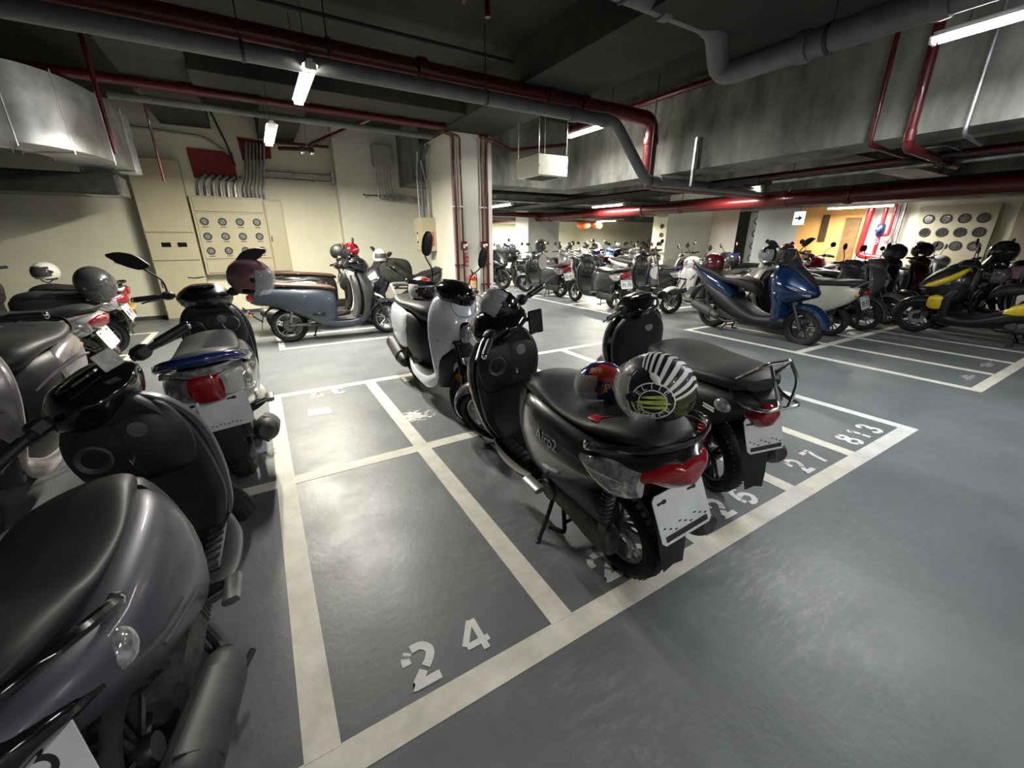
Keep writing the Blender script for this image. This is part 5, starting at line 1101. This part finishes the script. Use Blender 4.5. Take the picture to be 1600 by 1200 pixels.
a7 = scooter('std', 'white scooter just behind the seat of the metallic blue one', 8.75, 5.35, 165, lean=4, cols=dict(body=P_MAT, rim=DAL), opt=dict(mirror='round', plate='digits'))
a8 = scooter('moto', 'candy red motorcycle lying low behind the metallic blue scooter', 12.45, 5.12, 180, lean=5, cols=dict(body=P_RED, rim=DAL, fork=P_RED), opt=dict(mirror='round'))
a9 = scooter('moto', 'red motorcycle beyond the first red one in front of the grey wall', 13.35, 6.4, 178, lean=5, cols=dict(body=P_MAR, rim=DAL), opt=dict(mirror='round'))
# the crowd in front of the far walls
FAR = []
cl = [P_BLK, P_GLB, P_DKG, P_BLK, P_GRY, P_MAT, P_NVB, P_BLK, P_PRL, P_MAR]
names = {id(P_BLK): 'satin black', id(P_GLB): 'gloss black', id(P_DKG): 'charcoal', id(P_GRY): 'grey', id(P_MAT): 'white', id(P_NVB): 'blue', id(P_PRL): 'pearl grey', id(P_MAR): 'maroon'}
rnd = random.Random(5)
def far_row(where, group, pts, shapes, c0=0):
    for i, (x, y, h) in enumerate(pts):
        c = cl[(i+c0) % len(cl)]
        scooter(shapes[i % len(shapes)], f'{names[id(c)]} scooter {where}', x, y, h+rnd.uniform(-4, 4), lean=rnd.uniform(1, 5), steer=rnd.uniform(-20, 20),
                cols=dict(body=c, rim=DAL), opt=dict(mirror=['round', 'oval'][i % 2]), group=group+', '+names[id(c)])
far_row('in the crowd just right of the pillar edge', 'scooters right of the pillar', [(5.6, 12.95, -86), (6.4, 12.9, -88), (7.2, 13.0, -85), (8.0, 12.9, -88), (5.7, 15.2, -88), (6.5, 15.3, -85), (7.3, 15.2, -88)], ['std', 'maxi', 'moto'])
far_row('in the row before the far cream wall', 'scooters before the far cream wall', [(10.5+.80*i, 15.3+.1*(i % 3), -94) for i in range(9)], ['std', 'classic', 'std', 'maxi'], 2)
far_row('in the crowd behind the far plates', 'scooters behind the two with plates', [(8.9, 12.45, -90), (9.7, 12.4, -88), (10.5, 12.5, -92), (11.3, 12.4, -90), (12.1, 12.5, -90), (13.1, 12.4, -88), (10.4, 10.0, -88)], ['std', 'std', 'moto', 'classic'], 4)

# ------------------------------------------------------------------ extra parts of the nearest scooters
def part_on(root, name, mb, m, under=None, steer=None):
    o = obj(name, mb, m, under or root)
    if steer is not None: o.matrix_local = Matrix.Translation(AX0) @ Matrix.Rotation(math.radians(steer), 4, AXD) @ Matrix.Translation(-AX0)
    return o
# chrome script on the side panels of the black scooter
for s in (1, -1):
    tm = text_mb('Airp2', .07, .002).tf(Matrix.Translation((.20, s*.217, .635)) @ Matrix.Rotation(math.radians(0 if s < 0 else 180), 4, 'Z') @ Matrix.Rotation(PI/2+math.radians(-8), 4, 'X') @ Matrix.Shear('XZ', 4, (.0, .0)))
    part_on(hero, 'side_emblem', tm, CHR)
part_on(hero, 'seat_key_tag', MB().box(-.02, .09, .775, .03, .13, .784, .003).tube([(.0, .11, .78), (-.04, .07, .79)], .004, 6, 1), paint('tag_red', (.5, .02, .02), .4, 0))
part_on(hero, 'red_reflector', MB().lathe([(0, .004), (.022, .003), (.025, 0)], 16, (.98, .225, .60), 'y'), mat('dull_red_reflector', (.35, .05, .03), .35, coat=.3))
part_on(hero, 'storage_label', MB().box(.868, -.02, .66, .872, .04, .73, .001), WPL)
ph = part_on(hero, 'phone_holder', MB().box(.845, -.21, .87, .86, -.12, 1.0, .010).tube([(.90, -.10, .95), (.86, -.15, .95)], .012, 8, 1), GLO)
# chrome rack, wrap-round red lamp, small lamp on the retro one
def rack():
    m = MB()
    for s in (1, -1): m.tube([(-.04, s*.12, .75), (-.20, s*.11, .77), (-.32, s*.09, .85), (-.38, s*.06, .90), (-.39, 0, .905)], .010, 8, 4); m.tube([(-.20, s*.11, .77), (-.30, s*.12, .70), (-.42, s*.09, .70), (-.44, 0, .705)], .009, 8, 4); m.tube([(-.39, s*.05, .90), (-.43, s*.055, .82), (-.44, s*.02, .71)], .008, 8, 4)
    return m
part_on(retro, 'rear_rack', rack(), CHR)
tl = part_on(retro, 'tail_light', MB().loft([bs(-.27, .58, .68, .05, .09, .06), bs(-.32, .56, .69, .05, .08, .05), bs(-.37, .58, .68, .03, .055, .03), bs(-.39, .61, .65, .01, .02, .01)], 4, 4), RED)
for s in (1, -1): part_on(retro, 'rear_turn_signal', MB().ell((-.22, s*.145, .66), (.06, .03, .04), 16, 10), CLR)
part_on(retro, 'mirror_stalk', MB().tube([(.90, -.19, 1.05), (.905, -.20, 1.2), (.91, -.2, 1.33)], .006, 6, 2), CHR, None, 20)
part_on(retro, 'tail_badge', MB().box(-.22, .186, .64, -.12, .19, .648).box(-.22, .186, .625, -.12, .19, .633), SIGNW)
# yellow panels of the black and yellow scooter
for s in (1, -1):
    part_on(yel, 'yellow_nose_trim', MB().loft([[(x, s*(y-.03), z-h), (x, s*(y+.006), z-h*.6), (x, s*(y+.012), z+h*.2), (x, s*(y-.02), z+h)] for x, y, z, h in ((1.34, .06, .70, .02), (1.26, .15, .715, .035), (1.14, .215, .77, .045), (1.02, .245, .84, .05), (.92, .225, .92, .045), (.86, .17, .98, .02))], 4, 3), P_YEL)
    part_on(yel, 'yellow_chin_panel', MB().ell((1.10, s*.19, .50), (.10, .04, .10), 18, 10, e=.8), P_YEL)
    part_on(yel, 'yellow_tail_panel', MB().loft([[(x, s*(y-.05), zb), (x, s*y, zb+.01), (x, s*(y+.008), (zb+zt)/2), (x, s*(y-.02), zt)] for x, y, zb, zt in ((.44, .17, .40, .47), (.30, .212, .42, .58), (.10, .21, .47, .66), (-.15, .192, .56, .70), (-.38, .13, .68, .76))], 4, 3), P_YEL)
# white scooter: bonnet seam, side vent strips
part_on(white, 'bonnet_seam', MB().tube([(1.115, .10, .93), (1.135, .10, .86), (1.16, .06, .805), (1.165, 0, .795), (1.16, -.06, .805), (1.135, -.10, .86), (1.115, -.10, .93)], .0025, 5, 4), PLG)
# purple scooter: meter ring, tag on the bar, plate lettering, side badge
part_on(purple, 'tag_strap', MB().tube([(.90, -.06, 1.09), (.86, -.02, 1.10), (.84, .06, 1.09), (.86, .12, 1.07)], [.004, .008, .006, .003], 8, 3), mat('pale_pink_tape', (.42, .34, .38), .6, noise=.2), None, 32)
part_on(purple, 'hanging_tag', MB().box(.79, -.10, 1.02, .795, -.035, 1.085, .002), mat('tag_white', (.5, .5, .47), .5, noise=.3, nscale=60), None, 32)
for s in (1, -1): part_on(purple, 'rear_turn_signal', MB().ell((-.10, s*.175, .645), (.05, .03, .045), 18, 12), CLR)
part_on(purple, 'side_badge', MB().tube([(-.05, -.208, .56), (.16, -.215, .50)], .005, 6, 2), PLG)
lt = text_mb('L-J5', .11, .001).tf(Matrix.Translation((-.303, -.03, .513)) @ Matrix.Rotation(math.radians(20), 4, 'Y') @ Matrix.Rotation(-PI/2, 4, 'Z') @ Matrix.Rotation(PI/2, 4, 'X'))
for o in purple.children:
    if o.name.startswith('number_plate'):
        part_on(purple, 'plate_lettering', lt, INK, o); o.location = (.05, 0, .10)
# blue tail scooter: clear lamp band, white fairing tips, white logo on the cowl
for s in (1, -1): part_on(blue_t, 'tail_lamp_wing', MB().loft([[(x, s*(y-.03), zb), (x, s*y, zb+.01), (x, s*(y+.004), zt-.01), (x, s*(y-.03), zt)] for x, y, zb, zt in ((-.18, .165, .60, .70), (-.25, .15, .60, .715), (-.31, .11, .61, .715), (-.335, .085, .62, .71))], 4, 3), P_GRY if s > 0 else P_LGR)
part_on(blue_t, 'blue_tail_arch', MB().tube([(-.02, .18, .69), (-.16, .185, .745), (-.27, .14, .785), (-.32, .06, .80), (-.325, 0, .80), (-.32, -.06, .80), (-.27, -.14, .785), (-.16, -.185, .745), (-.02, -.18, .69)], [.018, .024, .026, .026, .024, .018], 10, 4), P_NVB)
part_on(blue_t, 'red_lamp_panel', MB().ell((-.30, 0, .66), (.05, .085, .085), 22, 14, e=.7), RED)
part_on(blue_t, 'clear_lamp_band', MB().loft([[(x, y, .735+h) for x, h in ((-.27, -.02), (-.33, -.015), (-.34, .0), (-.29, .018))] if abs(y) < .09 else [(x+.05, y, .735+h) for x, h in ((-.27, -.015), (-.32, -.01), (-.325, .0), (-.29, .012))] for y in (-.17, -.12, -.06, 0, .06, .12, .17)], 3, 3), CLR)
part_on(blue_t, 'cowl_logo', MB().tube([(.92, .05, 1.097), (.89, .045, 1.098), (.87, 0, 1.094), (.89, -.045, 1.098), (.92, -.05, 1.097)], .004, 6, 3).tube([(.94, 0, 1.1), (.87, 0, 1.094)], .004, 6, 1), ALU, None, -8)
for s in (1, -1): part_on(blue_t, 'front_pocket', MB().lathe([(0, .01), (.032, .008), (.05, -.004), (.056, 0), (.056, .01)], 20, (.862, s*.105, .76), 'x'), ALU)
# covers and oval mirror in the rows
tag(obj('jacket_cover', MB().loft([[(x, y*w, z) for y, z in ((-1, zb), (-.96, zm), (-.6, zt-.03), (0, zt), (.6, zt-.03), (.96, zm), (1, zb), (0, zb+.02))] for x, w, zb, zm, zt in ((3.05, .05, .80, .9, .98), (2.95, .26, .72, .9, 1.10), (2.75, .34, .66, .88, 1.14), (2.5, .36, .70, .92, 1.14), (2.36, .30, .8, .98, 1.08), (2.33, .12, .9, .98, 1.02))], 3, 3).tf(Matrix.Translation((-.35, 8.55, 0))), mat('dark_green_cloth', (.022, .024, .018), .9, noise=.5, nscale=10, bump=.4)), 'dark cloth riding cover draped over the bars of the navy sports scooter', 'cover')
t = thing('handlebar_mirror', 'pale oval mirror standing on the pink-striped scooter', 'mirror', (6.50, 9.25, .93), (0, 0, math.radians(58)))
obj('mirror_frame', MB().ell((0, 0, 0), (.02, .13, .22), 22, 12), PLA, t); obj('mirror_face', MB().ell((-.012, -.008, 0), (.014, .115, .20), 22, 12), P_LGR, t)

# ------------------------------------------------------------------ helmets
def hw(root, p): v = root.matrix_world @ Vector(p); return (v.x, v.y, v.z)
# big black open-face helmet with striped rear and round emblem
G_GRN = mat('ink_lime', (.50, .66, .14), .5, noise=.4, nscale=30); G_WHT = mat('ink_white', (.85, .86, .85), .45, noise=.05)
S1 = .126
px, py, pz = hw(hero, (-.17, .0, .875))
h1, R1, _ = helmet('large dark open-face helmet with a round emblem and striped back on the black scooter', (px, py, pz), (-6, 8, 108), paint('helmet_midnight', (.014, .016, .026), .42, .15), VIS, S1, strap=False)
def ringmb(r0, r1, n=40):
    m = MB(); a = np.linspace(0, 2*PI, n, endpoint=False)
    return m.add([(r0*math.cos(q), r0*math.sin(q), 0) for q in a]+[(r1*math.cos(q), r1*math.sin(q), 0) for q in a], [(i, (i+1) % n, n+(i+1) % n, n+i) for i in range(n)])
EU, EV = 106, -2
obj('emblem_ring', on_helmet(ringmb(.069, .0745, 64).join(ringmb(.041, .045, 56)), S1, EU, EV), G_WHT, h1)
lt = MB()
for word, up in (('ELITE', 1), ('FORCE', -1)):
    for i, ch in enumerate(word):
        a = math.radians((90-(i-2)*26) if up > 0 else (-90+(i-2)*26)); rr = .0575
        lt.join(text_mb(ch, .031, 0), Matrix.Translation((rr*math.cos(a), rr*math.sin(a), 0)) @ Matrix.Rotation(a-PI/2 if up > 0 else a+PI/2, 4, 'Z'))
obj('emblem_lettering', on_helmet(lt, S1, EU, EV, off=.0036, sub=.006), G_WHT, h1)
bd = MB()
for yy, x0, x1, th in ((.018, -.036, .044, .007), (.0, -.058, .058, .010), (-.018, -.040, .050, .007)): bd.add([(x0, yy-th*.3, 0), (x1, yy-th, 0), (x1*.6, yy+th, 0), (x0*.7, yy+th*.5, 0)], [(0, 1, 2, 3)])
obj('emblem_bird', on_helmet(bd, S1, EU, EV, off=.004), G_GRN, h1)
sb = MB()
for i in range(9):      # white chevron bars over the back
    y = -.12+i*.032; sb.add([(-.15, y, 0), (-.15, y+.016, 0), (0, y+.05, 0), (0, y+.034, 0)], [(0, 1, 2, 3)]); sb.add([(.15, y, 0), (.15, y+.016, 0), (0, y+.05, 0), (0, y+.034, 0)], [(3, 2, 1, 0)])
obj('rear_stripes', on_helmet(sb, S1, 178, 42, roll=0), G_WHT, h1)
cm = MB(); rn = random.Random(3)
for i in range(26):
    x0, y0 = rn.uniform(-.12, .12), rn.uniform(-.06, .06); k = 6
    cm.add([(x0+rn.uniform(.012, .026)*math.cos(q)*1.5, y0+rn.uniform(.006, .014)*math.sin(q), 0) for q in np.linspace(0, 2*PI, k, endpoint=False)], [tuple(range(k))])
obj('camouflage_patch', on_helmet(cm, S1, 165, -8, off=.0025), mat('ink_camo', (.075, .085, .03), .5, noise=.6, nscale=30), h1)
yl = MB()
for i in range(3): yl.add([(i*.013, -.02, 0), (i*.013+.006, -.02, 0), (i*.013+.006, .02, 0), (i*.013, .02, 0)], [(0, 1, 2, 3)])
obj('lime_bars', on_helmet(yl, S1, 78, -14), G_GRN, h1)
obj('top_vent', on_helmet(MB().ell((0, 0, 0), (.012, .024, .006), 16, 8), S1, 112, 34, 25), G_WHT, h1)
t91 = text_mb('91', .028, 0); obj('number_marking', on_helmet(t91, S1, 70, 42, -20), G_WHT, h1)
# child's helmet with bright patches (plain patches instead of the printed figure) and orange letters
S2 = .10; px, py, pz = hw(hero, (.12, -.01, .80))
h2, _, _ = helmet("small blue helmet with red patches and orange letters before the larger striped helmet", (px, py, pz), (4, 4, 150), paint('helmet_navy', (.012, .022, .11), .18, .9), VIS, S2, strap=False)
pm = MB(); pm.add([(-.05, -.03, 0), (.035, -.05, 0), (.055, .02, 0), (-.005, .05, 0), (-.06, .02, 0)], [(0, 1, 2, 3, 4)])
obj('red_patch', on_helmet(pm, S2, 92, 44), paint('patch_red', (.5, .04, .02), .3, .6), h2)
pm2 = MB()
for x0, y0, w, h_ in ((-.045, -.01, .05, .028), (-.03, .03, .035, .018), (.015, -.035, .04, .022)): pm2.add([(x0, y0, 0), (x0+w, y0+.008, 0), (x0+w, y0+h_+.008, 0), (x0, y0+h_, 0)], [(0, 1, 2, 3)])
obj('red_patch', on_helmet(pm2, S2, 60, 10), paint('patch_red', (.5, .04, .02), .3, .6), h2)
pm3 = MB().add([(-.02, .02, 0), (.03, .028, 0), (.028, .052, 0), (-.018, .05, 0)], [(0, 1, 2, 3)]); obj('pale_patch', on_helmet(pm3, S2, 60, 30), mat('patch_yellow', (.6, .5, .2), .4), h2)
obj('orange_lettering', on_helmet(text_mb('SPID', .046, .0), S2, 100, 6, 8, off=.005, sub=.006), mat('ink_orange', (.85, .36, .02), .4), h2)
# gloss black helmet hooked over the left mirror mount of the black scooter
px, py, pz = hw(hero, (.93, .0, 1.01))
helmet('gloss black helmet with clear visor resting on the handlebar of the black scooter', (px-.03, py, pz-.02), (10, -30, 175), GLO, VIS, .115, visor_up=10)
# white scooter seat helmet
px, py, pz = hw(white, (.20, 0, .845))
h5, _, _ = helmet('helmet with red and white top and dark visor on the white scooter seat', (px, py, pz), (0, 6, -60), paint('helmet_white', (.6, .6, .6), .2, .8), SMK, .135, full=True, strap=False)
rp = MB().add([(-.07, -.02, 0), (-.02, -.005, 0), (0, -.05, 0), (.02, -.005, 0), (.07, -.02, 0), (.04, .03, 0), (.03, .07, 0), (0, .04, 0), (-.04, .075, 0), (-.035, .03, 0)], [tuple(range(10))])
obj('red_patch', on_helmet(rp, .135, 30, 50, 20), paint('patch_red', (.5, .04, .02), .3, .6), h5); obj('red_patch', on_helmet(rp, .135, -40, 46, -20), paint('patch_red', (.5, .04, .02), .3, .6), h5); obj('black_band', on_helmet(MB().box(-.16, -.05, -.001,     .14, .04, 0), .135, 0, -12, off=.002), GLO, h5)
t = thing('top_case_rack', 'pale rack hoop behind the red and white helmet on the white scooter', 'rack', (0, 0, 0)); t.matrix_world = white.matrix_world.copy()
obj('rack_hoop', MB().tube([(-.12, .14, .78), (-.22, .15, .86), (-.38, .12, .90), (-.42, 0, .905), (-.38, -.12, .90), (-.22, -.15, .86), (-.12, -.14, .78)], .013, 8, 4), P_LGR, t); obj('rack_bar', MB().tube([(-.24, .145, .87), (-.24, -.145, .87)], .009, 6, 1).tube([(-.33, .135, .89), (-.33, -.135, .89)], .009, 6, 1), CHR, t)
# mauve helmet on the right grip of the blue-tailed scooter
px, py, pz = hw(blue_t, (.86, -.30, 1.0))
helmet('mauve helmet with clear visor hanging on the grip of the blue-tailed scooter', (px, py+.0, pz), (6, 10, -12), P_PNK, VIS, .15)
# others
helmet('white full-face helmet on the black scooter seat by the left part of the back wall', hw(lA, (.38, .05, .90)), (0, 4, -120), P_MAT, SMK, .14, full=True)
helmet('large smoky grey helmet with a shiny top in the left row, above the white plate', hw(lB, (-.12, .12, .80)), (8, 20, -60), P_DKG, SMK, .21)
helmet('plain black helmet on the bars of the white and black scooter near the back wall', hw(sm2, (.93, .17, 1.11)), (0, 0, -10), mat('helmet_flat_black', (.012, .012, .012), .5), SMK, .135)
h, _, _ = helmet('red helmet with white dots on the farthest sideways scooter', hw(sm3, (.97, -.05, 1.10)), (0, 0, 180), paint('helmet_red', (.38, .008, .03), .2, .8), None, .145)
dm = MB()
for i in range(40): dm.add([(rn.uniform(-.006, .006), 0, 0)], [])
dots = MB()
for i in range(46):
    u_, v_ = i*137.5 % 360, -20+(i*29 % 95)
    dots.join(on_helmet(MB().add([(.008*math.cos(q), .008*math.sin(q), 0) for q in np.linspace(0, 2*PI, 8, endpoint=False)], [tuple(range(8))]), .145, u_, v_, off=.002))
obj('white_dots', dots, SIGNW, h)
helmet('white open-face helmet on the covered navy scooter left of the pillar', hw(mx, (.93, .02, 1.12)), (0, 0, -90), P_MAT, None, .145, full=True)
helmet('olive gold glossy helmet on the mirror of the pink-striped scooter', (6.47, 9.3, 1.28), (0, 0, 200), paint('olive_gold', (.16, .13, .05), .2, .9, .4), SMK, .155)
helmet('tall maroon helmet standing on the seat of the metallic blue scooter', hw(blm, (-.16, .0, .88)), (0, -8, 100), paint('helmet_maroon', (.10, .012, .02), .2, .9), SMK, .17)
helmet('navy helmet right of the tall maroon one', (8.9, 5.45, 1.0), (0, 0, 190), paint('helmet_navy', (.012, .022, .11), .18, .9), SMK, .15)
helmet('black and white open-face helmet on the scooter with cream side covers', hw(bei, (.93, .20, 1.08)), (0, 0, 180), GLO, VIS, .145)
helmet('red helmet just right of the black and white one near the orange wall', hw(bei, (.95, -.42, 1.06)), (0, 0, 190), paint('helmet_red', (.38, .008, .03), .2, .8), SMK, .15)
helmet('black helmet on the maroon scooter left of the grey ones', hw(mar, (.93, .05, 1.09)), (0, 0, -80), GLO, SMK, .16)
helmet('charcoal helmet between two black ones on the right', hw(r5, (.93, .12, 1.08)), (0, 0, -100), P_DKG, SMK, .17)
helmet('black helmet low on the seat behind the yellow nose', hw(yel, (.62, .22, .86)), (0, 0, -120), GLO, SMK, .145)
helmet('small mauve pink helmet beside the low black one', hw(yel, (.46, -.02, .86)), (0, 0, -100), P_PNK, None, .12)
helmet('large black helmet raised on the bars at the right edge', hw(blk, (.93, -.05, 1.10)), (0, -10, -130), GLO, SMK, .175)
for k, (x, y, z) in enumerate([(10.3, 13.6, 1.18), (11.0, 13.8, 1.16), (11.7, 13.6, 1.18), (12.4, 13.8, 1.17), (13.6, 13.7, 1.18)]):
    helmet(['first', 'second', 'third', 'fourth', 'last'][k]+' from the left of the dark helmets raised before the far cream wall', (x, y, z), (0, 0, 200+20*k), [P_BLK, GLO, P_DKG][k % 3], SMK, .15, group='far dark helmets before the cream wall')
for k, (x, y, z) in enumerate([(6.4, 11.0, 1.14), (6.95, 11.6, 1.16)]):
    helmet(['black helmet nearest the pillar edge in the far crowd', 'grey-topped helmet second from the pillar edge in the far crowd'][k], (x, y, z), (0, 0, 210), [GLO, P_GRY][k], SMK, .15)
bpy.context.view_layer.update()
